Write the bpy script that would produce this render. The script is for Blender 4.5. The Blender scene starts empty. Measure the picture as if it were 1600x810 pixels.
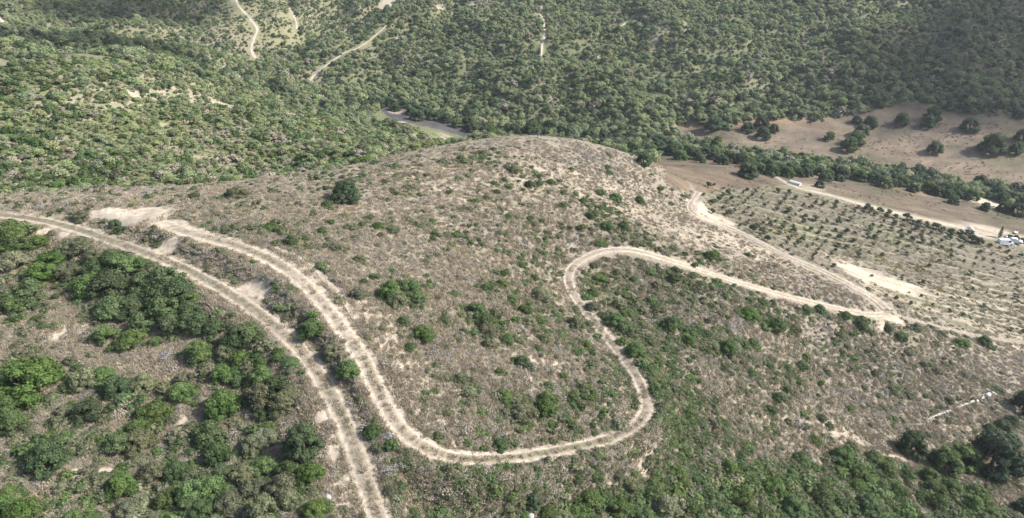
import bpy, math, random
import numpy as np
from mathutils import Vector, Matrix

# ------------------------------------------------------------------ camera, sky, sun, exposure
FPX, CX, CY = 1120.0, 800.0, 405.0          # focal length and centre in photograph pixels
PITCH = math.radians(28.0)
SC, CC = math.sin(PITCH), math.cos(PITCH)
CAMZ = 120.0                                 # camera height above z = 0
scene = bpy.context.scene
col = scene.collection
cam_d = bpy.data.cameras.new("camera")
cam_d.sensor_width = 36.0
cam_d.lens = 36.0 * FPX / 1600.0
cam_d.clip_start, cam_d.clip_end = 0.5, 6000.0
cam = bpy.data.objects.new("camera", cam_d)
col.objects.link(cam)
cam.location = (0, 0, CAMZ)
cam.rotation_euler = (math.pi / 2 - PITCH, 0, 0)
scene.camera = cam

SUN_EL, SUN_AZ = math.radians(40.0), math.radians(-3.0)   # azimuth from +X towards +Y
SUNDIR = Vector((math.cos(SUN_EL) * math.cos(SUN_AZ), math.cos(SUN_EL) * math.sin(SUN_AZ), math.sin(SUN_EL)))
world = bpy.data.worlds.new("World")
scene.world = world
world.use_nodes = True
wn = world.node_tree.nodes
sky = wn.new("ShaderNodeTexSky")
sky.sky_type = 'NISHITA'
sky.sun_disc = False
sky.sun_elevation = SUN_EL
sky.sun_rotation = math.pi / 2 - SUN_AZ
sky.air_density, sky.dust_density = 1.0, 2.5
bg = wn["Background"]
bg.inputs[1].default_value = 0.115
world.node_tree.links.new(sky.outputs[0], bg.inputs[0])
sun_d = bpy.data.lights.new("sun", 'SUN')
sun_d.energy = 3.9
sun_d.angle = math.radians(1.6)
sun_d.color = (1.0, 0.968, 0.925)
sun = bpy.data.objects.new("sun", sun_d)
col.objects.link(sun)
sun.rotation_euler = SUNDIR.to_track_quat('Z', 'Y').to_euler()
sun.location = SUNDIR * 300
scene.view_settings.view_transform = 'Standard'
scene.view_settings.look = 'None'
scene.view_settings.gamma = 1.0
scene.view_settings.exposure = 1.30
scene.cycles.max_bounces = 4
scene.cycles.diffuse_bounces = 3
scene.cycles.glossy_bounces = 1
scene.cycles.transmission_bounces = 2
scene.cycles.transparent_max_bounces = 10
scene.cycles.use_denoising = True

rng = np.random.default_rng(7)
random.seed(7)

# ------------------------------------------------------------------ pixels and rays
def rays(uv):
    uv = np.atleast_2d(np.asarray(uv, float))
    x = (uv[:, 0] - CX) / FPX
    y = (CY - uv[:, 1]) / FPX
    return np.stack([x, CC + y * SC, -SC + y * CC], 1)

def project(P):
    P = np.atleast_2d(P)
    X, Y, Z = P[:, 0], P[:, 1], P[:, 2] - CAMZ
    d = Y * CC - Z * SC
    yy = Y * SC + Z * CC
    dd = np.maximum(d, 1e-3)
    return CX + FPX * X / dd, CY - FPX * yy / dd, d

def h2(ix, iy, s):
    v = (ix.astype(np.int64) * 374761393 + iy.astype(np.int64) * 668265263 + s * 982451653) & 0x7fffffff
    v = ((v ^ (v >> 13)) * 1274126177) & 0x7fffffff
    return ((v ^ (v >> 16)) & 0xffff) / 65535.0

def vnoise(x, y, s):
    ix, iy = np.floor(x), np.floor(y)
    fx, fy = x - ix, y - iy
    fx, fy = fx * fx * fx * (fx * (fx * 6 - 15) + 10), fy * fy * fy * (fy * (fy * 6 - 15) + 10)
    a, b = h2(ix, iy, s), h2(ix + 1, iy, s)
    c, d = h2(ix, iy + 1, s), h2(ix + 1, iy + 1, s)
    return (a + (b - a) * fx) * (1 - fy) + (c + (d - c) * fx) * fy

def fbm(x, y, wl, s=0, oct=3):
    t, amp, tot = 0.0, 1.0, 0.0
    for o in range(oct):
        k = 2.03 ** o / wl
        ca, sa = math.cos(o * 1.3 + s), math.sin(o * 1.3 + s)
        t = t + amp * (vnoise((x * ca - y * sa) * k + 17.3 * s, (x * sa + y * ca) * k - 9.1 * s, s + o * 31) * 2 - 1)
        tot += amp
        amp *= 0.5
    return t / tot

def sstep(a, b, x):
    t = np.clip((x - a) / (b - a), 0, 1)
    return t * t * (3 - 2 * t)

# ------------------------------------------------------------------ terrain: pixels with the height of the ground below the camera
CTRL = [
 # lower twin track and the slope left of it
 (60,343,-42.3),(250,403,-43.2),(330,441,-44.2),(420,499,-45.6),(500,585,-47.8),(548,680,-49.2),(590,800,-50.5),
 (0,308,-41.4),(0,450,-45),(100,400,-44.6),(0,600,-48),(250,600,-48.4),(0,810,-49.5),(300,810,-51),(250,480,-46.2),(420,700,-50.3),(130,520,-46.8),
 # upper track and the sandy crest
 (160,328,-41.8),(240,345,-41.8),(300,365,-42.2),(400,395,-43),(489,450,-44.2),(545,522,-45.6),(590,603,-47.6),(640,685,-49.8),(710,717,-51.2),(780,718,-52.6),
 (900,698,-55.6),(985,672,-57.6),(1014,632,-58.6),(985,570,-58.8),(935,510,-58.8),(893,450,-58.6),(905,407,-58.4),(970,389,-58.4),(1050,408,-60.6),(1150,440,-65),
 (1250,468,-70),(1340,489,-74.6),(1390,490,-77),(1300,430,-74.6),(1220,399,-73.5),
 # hill face and crest
 (470,330,-43.6),(540,315,-45),(330,310,-42.6),(430,290,-44.2),(560,266,-46.3),(480,281,-44.6),(620,249,-47.8),(400,296,-43.4),(700,231,-49.6),(760,221,-51),(830,215,-52),(890,222,-54.5),(950,238,-58.5),(1000,252,-63),(1030,262,-67),
 (700,300,-48.6),(600,400,-45.8),(700,450,-49),(800,350,-51.6),(900,330,-55),(660,570,-48.6),(800,600,-52),(900,560,-55.2),(820,480,-53),(760,660,-51.6),(880,640,-54.6),
 (1000,300,-63.5),(1050,360,-65),(1150,400,-69),(1090,330,-72),(1200,380,-74.5),
 # slope between the loop and the gully
 (1050,470,-61.8),(1150,560,-66),(1250,540,-71),(1300,600,-76),(1380,540,-77.5),(1480,560,-82),(1100,640,-63.5),(1060,700,-62.8),(1200,680,-69.5),(1300,690,-74),(1400,690,-79),
 (640,790,-52.8),(760,780,-55.2),(850,745,-56.2),(900,800,-59.6),(1000,790,-62),(1100,800,-66),(1300,800,-73.5),(1500,800,-80.5),(1500,720,-82.5),(1560,715,-84),(1590,640,-85.5),(1590,580,-87),
 # plantation and valley floor
 (1100,310,-75.5),(1400,335,-91),(1340,420,-83.5),(1590,520,-89.5),(1590,450,-93),(1240,288,-87.5),(1572,380,-97.5),(1240,340,-83),(1100,262,-83),(1480,480,-85.5),(1450,420,-89),
 (1600,330,-100.5),(1400,290,-96.5),(1200,262,-92),(1600,308,-101.5),(1050,232,-94),(1200,246,-96.5),(1400,275,-99.5),(900,212,-94.5),(1600,270,-99),(1400,200,-92.5),(1440,168,-87.5),(1060,198,-94.5),
 (1270,190,-92.5),(1590,200,-91),(680,188,-92.5),(560,160,-89.5),(760,208,-93.5),(620,175,-91.5),
]
# ground seen from farther off: pixels with the distance along the view axis
CTRLD = [
 (0,280,142),(0,200,162),(0,112,188),(150,240,160),(150,108,203),(300,280,158),(300,200,190),(300,130,226),(420,230,190),(420,155,262),(500,250,185),(500,190,240),(600,222,232),(600,200,266),(700,216,268),
 (0,80,262),(150,80,275),(0,40,330),(150,50,330),(0,0,375),(300,95,315),(200,0,405),(395,90,350),(395,40,385),(370,0,425),(480,130,345),(480,60,385),(600,40,398),(590,5,440),(550,110,362),
 (700,100,352),(700,0,425),(845,92,352),(845,20,402),(900,0,428),(1000,100,347),(1050,0,412),(1200,120,336),(1200,0,402),(1350,120,330),(1350,0,396),(1500,110,332),(1600,140,322),(1600,0,390),(1480,40,372),
]
WORLD = [(-320,640,20),(0,680,25),(320,640,30),(-520,420,0),(560,420,0),(-560,700,60),(560,720,70),(0,900,90),(500,900,110),(-500,900,110),
 (-80,128,-55.5),(-48,152,-62),(-10,178,-62),(10,190,-66),(-110,118,-50),(-20,215,-80),(20,240,-88),(-60,170,-66),
 (0,20,-60),(60,20,-68),(-60,15,-56),(150,40,-88),(-160,40,-50),(-170,110,-45),(-200,170,-36),(240,130,-98),(260,230,-104),(-280,280,-40),(300,330,-92)]

def ctrl_points():
    P = []
    for (u, v, z) in CTRL:
        r = rays([(u, v)])[0]
        t = z / r[2]
        P.append((r[0] * t, r[1] * t, z))
    for (u, v, d) in CTRLD:
        r = rays([(u, v)])[0]
        P.append(tuple(r * d))
    P += WORLD
    return np.array(P, float)

CP = ctrl_points()
SCL = 100.0

def tps_kernel(r2):
    return 0.5 * r2 * np.log(r2 + 1e-12)

def tps_fit(P, lam=2e-4):
    q = P[:, :2] / SCL
    n = len(q)
    r2 = ((q[:, None, :] - q[None, :, :]) ** 2).sum(2)
    A = np.zeros((n + 3, n + 3))
    A[:n, :n] = tps_kernel(r2) + lam * np.eye(n)
    A[:n, n] = 1
    A[:n, n + 1:] = q
    A[n, :n] = 1
    A[n + 1:, :n] = q.T
    b = np.zeros(n + 3)
    b[:n] = P[:, 2]
    return np.linalg.solve(A, b)

TW = tps_fit(CP)

def tps_eval(x, y):
    x, y = np.asarray(x, float) / SCL, np.asarray(y, float) / SCL
    sh = x.shape
    x, y = x.ravel(), y.ravel()
    out = np.empty(len(x))
    q = CP[:, :2] / SCL
    n = len(q)
    for i in range(0, len(x), 60000):
        xs, ys = x[i:i + 60000], y[i:i + 60000]
        r2 = (xs[:, None] - q[None, :, 0]) ** 2 + (ys[:, None] - q[None, :, 1]) ** 2
        out[i:i + 60000] = tps_kernel(r2) @ TW[:n] + TW[n] + TW[n + 1] * xs + TW[n + 2] * ys
    return out.reshape(sh)

def relief(x, y):
    far = sstep(150, 330, y + 0.35 * np.abs(x))
    flat = valley_flat(x, y)
    z = 0.28 * fbm(x, y, 9, 1, 3) * (1 - 0.7 * flat)
    gul = np.abs(fbm(x + 6 * fbm(x, y, 40, 5, 2), y * 0.8, 46, 3, 3))
    z += far * (1 - flat) * (6.0 * (sstep(0, 0.5, gul) - 0.6) + 1.6 * fbm(x, y, 22, 9, 2))
    return z

VALLEY = None
def valley_flat(x, y):
    # the flat of the valley floor (fields by the stream)
    a = np.exp(-(((x - 150) / 120) ** 2 + ((y - 250) / 62) ** 2) * 1.2)
    b = np.exp(-(((x + 40) / 60) ** 2 + ((y - 305) / 26) ** 2) * 1.2)
    return np.clip(1.4 * np.maximum(a, b), 0, 1)

GX0, GX1, GY0, GY1, GS = -480.0, 480.0, 12.0, 760.0, 1.6
gx = np.arange(GX0, GX1 + GS, GS)
gy = np.arange(GY0, GY1 + GS, GS)
GXX, GYY = np.meshgrid(gx, gy)
R = tps_eval(GXX, GYY) + relief(GXX, GYY)       # heights relative to the camera

def samp(R, x, y):
    fx = np.clip((np.asarray(x) - GX0) / GS, 0, R.shape[1] - 1.001)
    fy = np.clip((np.asarray(y) - GY0) / GS, 0, R.shape[0] - 1.001)
    ix, iy = fx.astype(int), fy.astype(int)
    tx, ty = fx - ix, fy - iy
    return (R[iy, ix] * (1 - tx) + R[iy, ix + 1] * tx) * (1 - ty) + (R[iy + 1, ix] * (1 - tx) + R[iy + 1, ix + 1] * tx) * ty

def hit(uv, R):
    """ground points (relative to the camera) under photograph pixels, with the distance along the axis"""
    r = rays(uv)
    n = len(r)
    t = np.full(n, 30.0)
    done = np.zeros(n, bool)
    lo = t.copy()
    while t.min() < 700 and not done.all():
        st = 1.0 + t * 0.004
        t2 = np.where(done, t, t + st)
        p = r * t2[:, None]
        below = (p[:, 2] < samp(R, p[:, 0], p[:, 1])) & ~done
        lo = np.where(~done & ~below, t2, lo)
        done |= below | (t2 > 700)
        t = t2
    hi = t.copy()
    for _ in range(14):
        m = (lo + hi) / 2
        p = r * m[:, None]
        b = p[:, 2] < samp(R, p[:, 0], p[:, 1])
        hi = np.where(b, m, hi)
        lo = np.where(b, lo, m)
    return r * hi[:, None], hi

# ------------------------------------------------------------------ tracks, given as pixels on the photograph and laid on the ground
# name, label, half width in metres (start, end), pixel line, style (0 two ruts, 1 wide sandy, 2 thin path, 3 bare pale scar)
TRACKS = [
 ("dirt_track", "pale twin rut dirt track running down the left side past the dense green thicket", (1.45,1.55), 0,
  [(-70,330),(0,336),(60,343),(130,361),(200,385),(250,403),(300,425),(350,453),(400,485),(440,517),(475,553),(505,594),(530,638),(550,686),(568,736),(586,790),(604,850)]),
 ("dirt_track", "long sandy track from the bare crest round the hairpin loop in the middle of the slope", (1.8,1.3), 0,
  [(262,352),(300,365),(350,378),(400,395),(450,421),(490,456),(525,496),(553,536),(578,580),(598,622),(615,657),(640,686),(670,706),(710,717),(760,719),(820,714),(880,703),(940,690),(985,672),(1008,652),(1014,632),(1005,605),(985,571),(960,540),(935,510),(910,478),(895,455),(888,436),(893,419),(910,405),(940,393),(975,389),(1010,396),(1050,408),(1100,424),(1150,440),(1200,455),(1250,468),(1300,480),(1340,489),(1372,493),(1388,489)]),
 ("dirt_track", "pale track climbing left from the hairpin beside the young plantation", (1.3,1.1), 0,
  [(1388,487),(1384,479),(1362,463),(1330,446),(1300,430),(1265,415),(1225,399),(1190,380),(1150,360),(1115,347),(1090,338),(1078,326),(1084,312),(1092,300)]),
 ("dirt_track", "faint sandy track leaving the hairpin to the right below the plantation terraces", (.6,.55), 0,
  [(1392,491),(1440,503),(1490,516),(1540,526),(1590,533),(1650,542)]),
 ("dirt_track", "valley dirt road along the far side of the plantation up to the parked white vehicles", (.7,1.5), 1,
  [(1205,272),(1240,292),(1290,304),(1340,318),(1400,333),(1450,345),(1500,355),(1545,367),(1600,381),(1660,396)]),
 ("hill_path", "thin sandy footpath curving just above the upper dirt track", (0.35,0.5), 2,
  [(425,384),(455,396),(480,408),(500,427),(518,448),(540,472),(556,500)]),
 ("hill_path", "bright bare track zigzagging down the sunlit hillside at upper left", (.6,.75), 3,
  [(366,-10),(372,8),(384,22),(396,36),(402,47),(396,62),(393,78),(399,91)]),
 ("hill_path", "straight pale track climbing right up the far hillside from the valley fold", (.45,.5), 3,
  [(466,136),(485,125),(500,110),(520,95),(540,82),(562,74),(585,57),(605,39)]),
 ("hill_path", "pale washed out path falling straight down the middle of the far hillside", (.5,.6), 3,
  [(838,12),(848,30),(851,50),(847,72),(845,92)]),
 ("hill_path", "short bright scar on the sunlit slope right of the zigzag track", (.45,.5), 3,
  [(452,12),(461,30),(464,46)]),
 ("hill_path", "short pale scar above the left valley fold", (0.8,0.7), 3, [(372,120),(380,128),(389,138)]),
 ("hill_path", "bright bit of track at the far upper left edge", (1.2,1.0), 3, [(-12,22),(2,32),(10,42)]),
 ("hill_path", "faint straight scar across the shaded slope at upper left", (0.5,0.5), 3, [(93,67),(106,60),(119,54)]),
 ("hill_path", "small pale scar in the woods right of the washed out path", (0.5,0.5), 3, [(965,45),(978,36),(990,24)]),
 ("hill_path", "narrow footpath winding down below the lowest bend of the sandy track", (0.18,0.2), 2,
  [(735,727),(715,738),(696,752),(701,772),(690,792),(672,812)]),
]

def spline(pts, step):
    pts = np.asarray(pts, float)
    out = []
    n = len(pts)
    for i in range(n - 1):
        p0, p1, p2, p3 = pts[max(i - 1, 0)], pts[i], pts[i + 1], pts[min(i + 2, n - 1)]
        k = max(2, int(np.linalg.norm((p2 - p1)[:2]) / step))
        for j in range(k):
            t = j / k
            out.append(0.5 * ((2 * p1) + (-p0 + p2) * t + (2 * p0 - 5 * p1 + 4 * p2 - p3) * t * t + (-p0 + 3 * p1 - 3 * p2 + p3) * t ** 3))
    out.append(pts[-1])
    return np.array(out)

def smooth1(a, k):
    if len(a) < 5:
        return a
    w = np.hanning(2 * k + 3)[1:-1]
    w /= w.sum()
    ap = np.concatenate([np.repeat(a[:1], k, 0), a, np.repeat(a[-1:], k, 0)])
    return np.stack([np.convolve(ap[:, c], w, 'valid') for c in range(a.shape[1])], 1)

LINES = []
for (nm, lab, hw, sty, px) in TRACKS:
    p, d = hit(px, R)
    s = spline(p, 0.6)
    s = smooth1(s, 6 if sty in (0, 1) else 2)
    w = hw[0] + (hw[1] - hw[0]) * np.clip(np.linspace(0, 2, len(s)), 0, 1)
    LINES.append((nm, lab, s, w, sty))

def near_lines(x, y, styles, pad=9.0):
    """distance to the nearest track, its height there and half width"""
    x, y = np.asarray(x, float).ravel(), np.asarray(y, float).ravel()
    best = np.full(len(x), 1e9)
    zz = np.zeros(len(x))
    ww = np.ones(len(x))
    for (nm, lab, s, w, sty) in LINES:
        if sty not in styles:
            continue
        for a in range(0, len(s), 24):
            seg = s[a:a + 25]
            lo, hi2 = seg[:, :2].min(0) - pad, seg[:, :2].max(0) + pad
            m = np.where((x > lo[0]) & (x < hi2[0]) & (y > lo[1]) & (y < hi2[1]))[0]
            if len(m) == 0 or len(seg) < 2:
                continue
            for c in range(0, len(m), 40000):
                mm = m[c:c + 40000]
                d2 = (x[mm, None] - seg[None, :, 0]) ** 2 + (y[mm, None] - seg[None, :, 1]) ** 2
                k = d2.argmin(1)
                dd = np.sqrt(d2[np.arange(len(mm)), k])
                u = dd < best[mm]
                g = mm[u]
                best[g] = dd[u]
                zz[g] = seg[k[u], 2]
                ww[g] = w[a + k[u]]
    return best, zz, ww

def shape_tracks(x, y, z):
    """level the ground across each track; between two tracks the bank eases from one to the other"""
    global LINES
    sh = np.asarray(z).shape
    xr, yr = np.asarray(x, float).ravel(), np.asarray(y, float).ravel()
    zf = np.asarray(z, float).ravel().copy()
    allL = LINES
    for styles, reach, f in (((2, 3), 1.2, 1.3), ((0, 1), 3.0, 1.0)):
        K = np.zeros(len(zf))
        S = np.zeros(len(zf))
        W = np.zeros(len(zf))
        for ln in allL:
            if ln[4] not in styles:
                continue
            LINES = [ln]
            d, zr, w = near_lines(xr, yr, styles)
            m = np.where(d < 1e8)[0]
            e = d[m] - w[m] * f
            k = 1 - sstep(0.0, reach, e)
            wt = k / (np.maximum(e, 0) + .15) ** 2
            K[m] = np.maximum(K[m], k)
            S[m] += wt * zr[m]
            W[m] += wt
        LINES = allL
        m = K > 0
        zf[m] = zf[m] * (1 - K[m]) + K[m] * S[m] / np.maximum(W[m], 1e-9)
    return zf.reshape(sh)

R = shape_tracks(GXX, GYY, R)

# ------------------------------------------------------------------ zones
CREST_U = [-300, 0, 330, 560, 700, 830, 950, 1000, 1040]
CREST_D = [112, 116, 126, 142, 162, 176, 190, 200, 215]

def inpoly(u, v, poly):
    poly = np.asarray(poly, float)
    c = np.zeros(np.shape(u), bool)
    j = len(poly) - 1
    for i in range(len(poly)):
        xi, yi = poly[i]
        xj, yj = poly[j]
        cond = ((yi > v) != (yj > v)) & (u < (xj - xi) * (v - yi) / (yj - yi + 1e-9) + xi)
        c ^= cond
        j = i
    return c

F_BURNT = [(592,168),(612,167),(660,177),(700,189),(750,207),(735,216),(690,204),(640,193),(612,188)]
F_LOW = [(1015,246),(1060,240),(1120,243),(1170,258),(1300,274),(1400,290),(1480,306),(1560,318),(1700,345),(1700,392),(1600,368),(1500,350),(1400,328),(1290,300),(1240,288),(1100,300),(1060,300),(1030,275)]
F_RIGHT = [(1032,203),(1080,193),(1100,198),(1140,203),(1160,190),(1200,186),(1280,191),(1350,176),(1420,160),(1470,168),(1510,180),(1700,184),(1700,310),(1600,296),(1500,284),(1400,262),(1300,250),(1200,238),(1100,224),(1060,212)]
F_PLANT = [(1088,290),(1200,290),(1290,308),(1400,338),(1500,362),(1560,382),(1640,402),(1700,430),(1700,560),(1600,532),(1500,514),(1410,487),(1390,468),(1300,424),(1230,394),(1150,352),(1100,334)]

def zones(P):
    """P relative to the camera; returns a dict of boolean masks"""
    Pw = P.copy()
    Pw[:, 2] += CAMZ
    u, v, d = project(Pw)
    dc = np.interp(u, CREST_U, CREST_D)
    near = (u < 1040) & (d < dc)
    right = (u >= 1040) & (v > 268)
    plant = inpoly(u, v, F_PLANT) & (d > 120) & ~near
    low = inpoly(u, v, F_LOW) & (d > 175) & ~near
    fr = inpoly(u, v, F_RIGHT) & (d > 240)
    burnt = inpoly(u, v, F_BURNT) & (d > 265)
    near |= right & ~plant & ~low & ~fr & (d < 205)
    fields = low | fr | burnt
    second = np.interp(u, [-300, 0, 150, 300, 420, 520, 620, 760], [185, 194, 208, 230, 268, 250, 285, 295])
    left = (u < 770) & ~near & (d < second) & ~burnt
    far = ~near & ~left & ~plant & ~fields
    return dict(u=u, v=v, d=d, near=near, plant=plant, low=low, fr=fr, burnt=burnt, left=left, far=far)

def blobs(x, y, lst):
    """soft ellipses given in pixels, laid on the ground"""
    px = [(b[0], b[1]) for b in lst]
    P, D = hit(px, R)
    lo_, hi_ = hit([(b[0], b[1] + b[3]) for b in lst], R)[0], hit([(b[0], b[1] - b[3]) for b in lst], R)[0]
    out = np.zeros(np.shape(x))
    wob = 0.55 * fbm(x, y, 5.0, 21, 3)
    for b, p, d, pl, ph in zip(lst, P, D, lo_, hi_):
        ry = min(max(0.4, abs(ph[1] - pl[1]) * .5), 4.0 * b[3] * d / FPX / .5)
        rx = max(0.4, b[2] * d / FPX)
        q = ((x - p[0]) / rx) ** 2 + ((y - p[1]) / ry) ** 2
        m = q < 6
        out[m] = np.maximum(out[m], b[4] * (1 - sstep(0.45, 1.45, np.sqrt(q[m]) + wob[m])))
    return out

SAND = [(500,440,26,12,.5),(540,482,22,18,.55),(588,545,22,26,.55),(612,622,18,22,.5),(440,412,36,8,.55),(350,386,36,6,.5),(470,425,20,10,.5),(640,690,22,10,.5),
 (175,332,36,7,1),(215,340,42,10,1),(258,351,40,11,1),(290,360,26,9,1),(240,330,34,7,.9),(195,335,30,8,1),(262,388,17,11,.95),(280,405,14,8,.7),(352,420,16,12,.55),(395,455,22,13,.85),(412,460,12,10,1),
 (345,405,20,8,.5),(68,362,12,8,.8),(100,368,10,6,.6),(150,388,12,4,.7),(110,500,26,14,.6),(85,525,16,18,.75),(98,520,8,24,.9),(130,512,16,12,.7),(120,600,7,22,.9),(110,628,10,12,.6),(262,542,18,8,.55),(290,530,18,6,.5),
 (190,574,16,6,.6),(225,584,10,5,.6),(285,660,12,18,.65),(265,690,12,14,.55),(118,738,14,12,.95),(166,736,14,8,.9),(195,726,8,5,.7),(135,772,18,6,.7),(55,750,12,20,.6),(8,742,10,14,.8),(62,780,14,10,.5),(75,675,10,10,.6),
 (505,650,14,12,.95),(495,600,10,10,.9),(520,700,16,30,.6),(545,760,20,40,.5),(600,500,24,10,.5),(575,490,20,14,.7),(610,520,14,20,.5),(560,470,20,10,.6),(650,440,10,14,.4),(630,470,14,10,.3),
 (630,560,20,24,.5),(660,600,20,20,.45),(690,660,30,18,.65),(660,640,20,12,.5),(700,690,24,8,.55),(715,620,24,8,.4),(840,560,20,24,.45),(870,570,16,16,.5),(820,590,18,8,.35),(960,650,24,14,.25),(985,640,12,16,.3),(930,670,22,8,.55),
 (860,755,30,18,.35),(880,762,20,12,.5),(835,782,16,8,.35),(800,793,12,6,.4),(1005,735,24,10,.5),(955,755,10,8,.5),(1080,712,30,6,.35),(1140,705,30,6,.45),(1230,705,36,6,.5),(1310,672,24,14,.5),(1345,695,24,10,.4),(1290,660,20,8,.5),(1390,712,20,6,.7),
 (1480,672,24,7,.55),(1500,665,20,6,.5),(850,268,36,8,.35),(800,275,40,8,.3),(745,275,24,10,.25),(700,290,34,10,.35),(960,290,30,8,.25),(1000,295,20,8,.25),(1080,380,20,14,.3),(1160,385,40,16,.35),(1210,400,30,14,.4),(910,310,8,14,.4),
 (1360,432,56,11,.95),(1400,443,44,9,.95),(1330,425,22,8,.8),(1430,455,40,4,.7),(1290,400,20,4,.5),(1105,335,22,9,.8),(1082,320,8,14,.8),(1130,345,16,6,.7),(1085,300,6,10,.6),(1390,496,26,6,.9),(1378,512,8,10,.7),(1590,545,26,5,.6),(1480,540,12,6,.45),
 (1545,358,40,4,.7),(1520,366,30,4,.7),(1600,372,20,5,.6),(1520,312,34,4,.9),(1545,318,20,4,.9),(1490,303,20,3,.6),(1265,292,20,4,.5),(1035,215,14,3,.8),(620,176,14,4,.8),(745,212,8,4,.8),(628,191,8,2,.8),(985,199,22,2,.6),
 (605,12,14,5,.7),(690,15,18,3,.5),(740,8,10,4,.7),(625,60,10,3,.6),(840,15,10,5,.6),(930,88,12,3,.5),(520,137,10,2,.6),(640,150,14,3,.4),(780,155,20,2,.5),
 (350,165,16,5,.5),(210,148,22,6,.4),(255,195,12,4,.5),(530,165,8,3,.4),(190,138,8,4,.3),(760,12,40,6,.3)]
RED = [(70,628,16,8,.7),(45,640,10,5,.8),(1165,193,50,5,.6),(1230,190,60,4,.55),(1090,196,30,4,.6),(1408,745,6,6,.5),(545,620,14,8,.35),(622,171,12,3,.7)]
PALE = [(700,285,120,26,.5),(880,270,80,30,.4),(640,340,60,30,.25),(1150,390,110,26,.4),(560,330,90,20,.3),(1000,330,60,24,.35),(980,690,80,18,.3),(600,540,60,60,.3),(1200,640,60,30,.25),(860,450,40,16,.35),(110,490,70,30,.55)]
GREY = [(170,355,60,18,.7),(60,320,70,10,.7),(240,372,40,12,.7),(330,400,40,14,.6),(440,455,40,24,.6),(420,440,30,12,.5),(720,440,60,16,.5),(800,380,60,22,.5),(900,380,50,14,.4),(740,570,60,30,.4),(1080,500,90,40,.5),(1120,550,60,20,.5),(1350,560,120,40,.45),(1300,450,60,10,.6),(1290,455,26,12,.4),
 (1420,490,24,10,.6),(660,760,60,30,.5),(790,750,60,16,.7),(720,750,50,14,.5),(1340,640,60,30,.5),(940,255,40,16,.7),(870,245,40,10,.5),(580,680,30,40,.5),(250,560,70,16,.5),(150,620,80,20,.4),(300,690,40,40,.4),(40,560,50,14,.7)]
GREENB = [(180,240,300,60,.35),(640,455,50,26,.6),(760,510,60,24,.6),(850,480,70,36,.45),(820,630,90,26,.6),(960,490,60,60,.75),(1010,560,60,50,.7),(1070,620,60,50,.65),(1060,520,60,20,.5),(1150,540,60,20,.5),(1230,590,50,30,.4),(1060,680,40,30,.6),(900,620,40,20,.5),(880,520,40,20,.5),
 (800,265,50,14,.45),(870,290,60,14,.4),(950,340,50,20,.5),(1010,370,40,12,.4),(760,240,60,8,.5),(500,380,40,14,.3),(440,360,30,10,.4),(590,350,40,14,.35),(700,370,60,14,.35),(820,410,50,18,.45),(1340,500,30,12,.5),(1420,520,40,14,.5),(1200,490,60,20,.35),(1080,430,60,12,.35),(1190,640,40,30,.35)]

def V(*a):
    return np.array(a, float)

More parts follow.
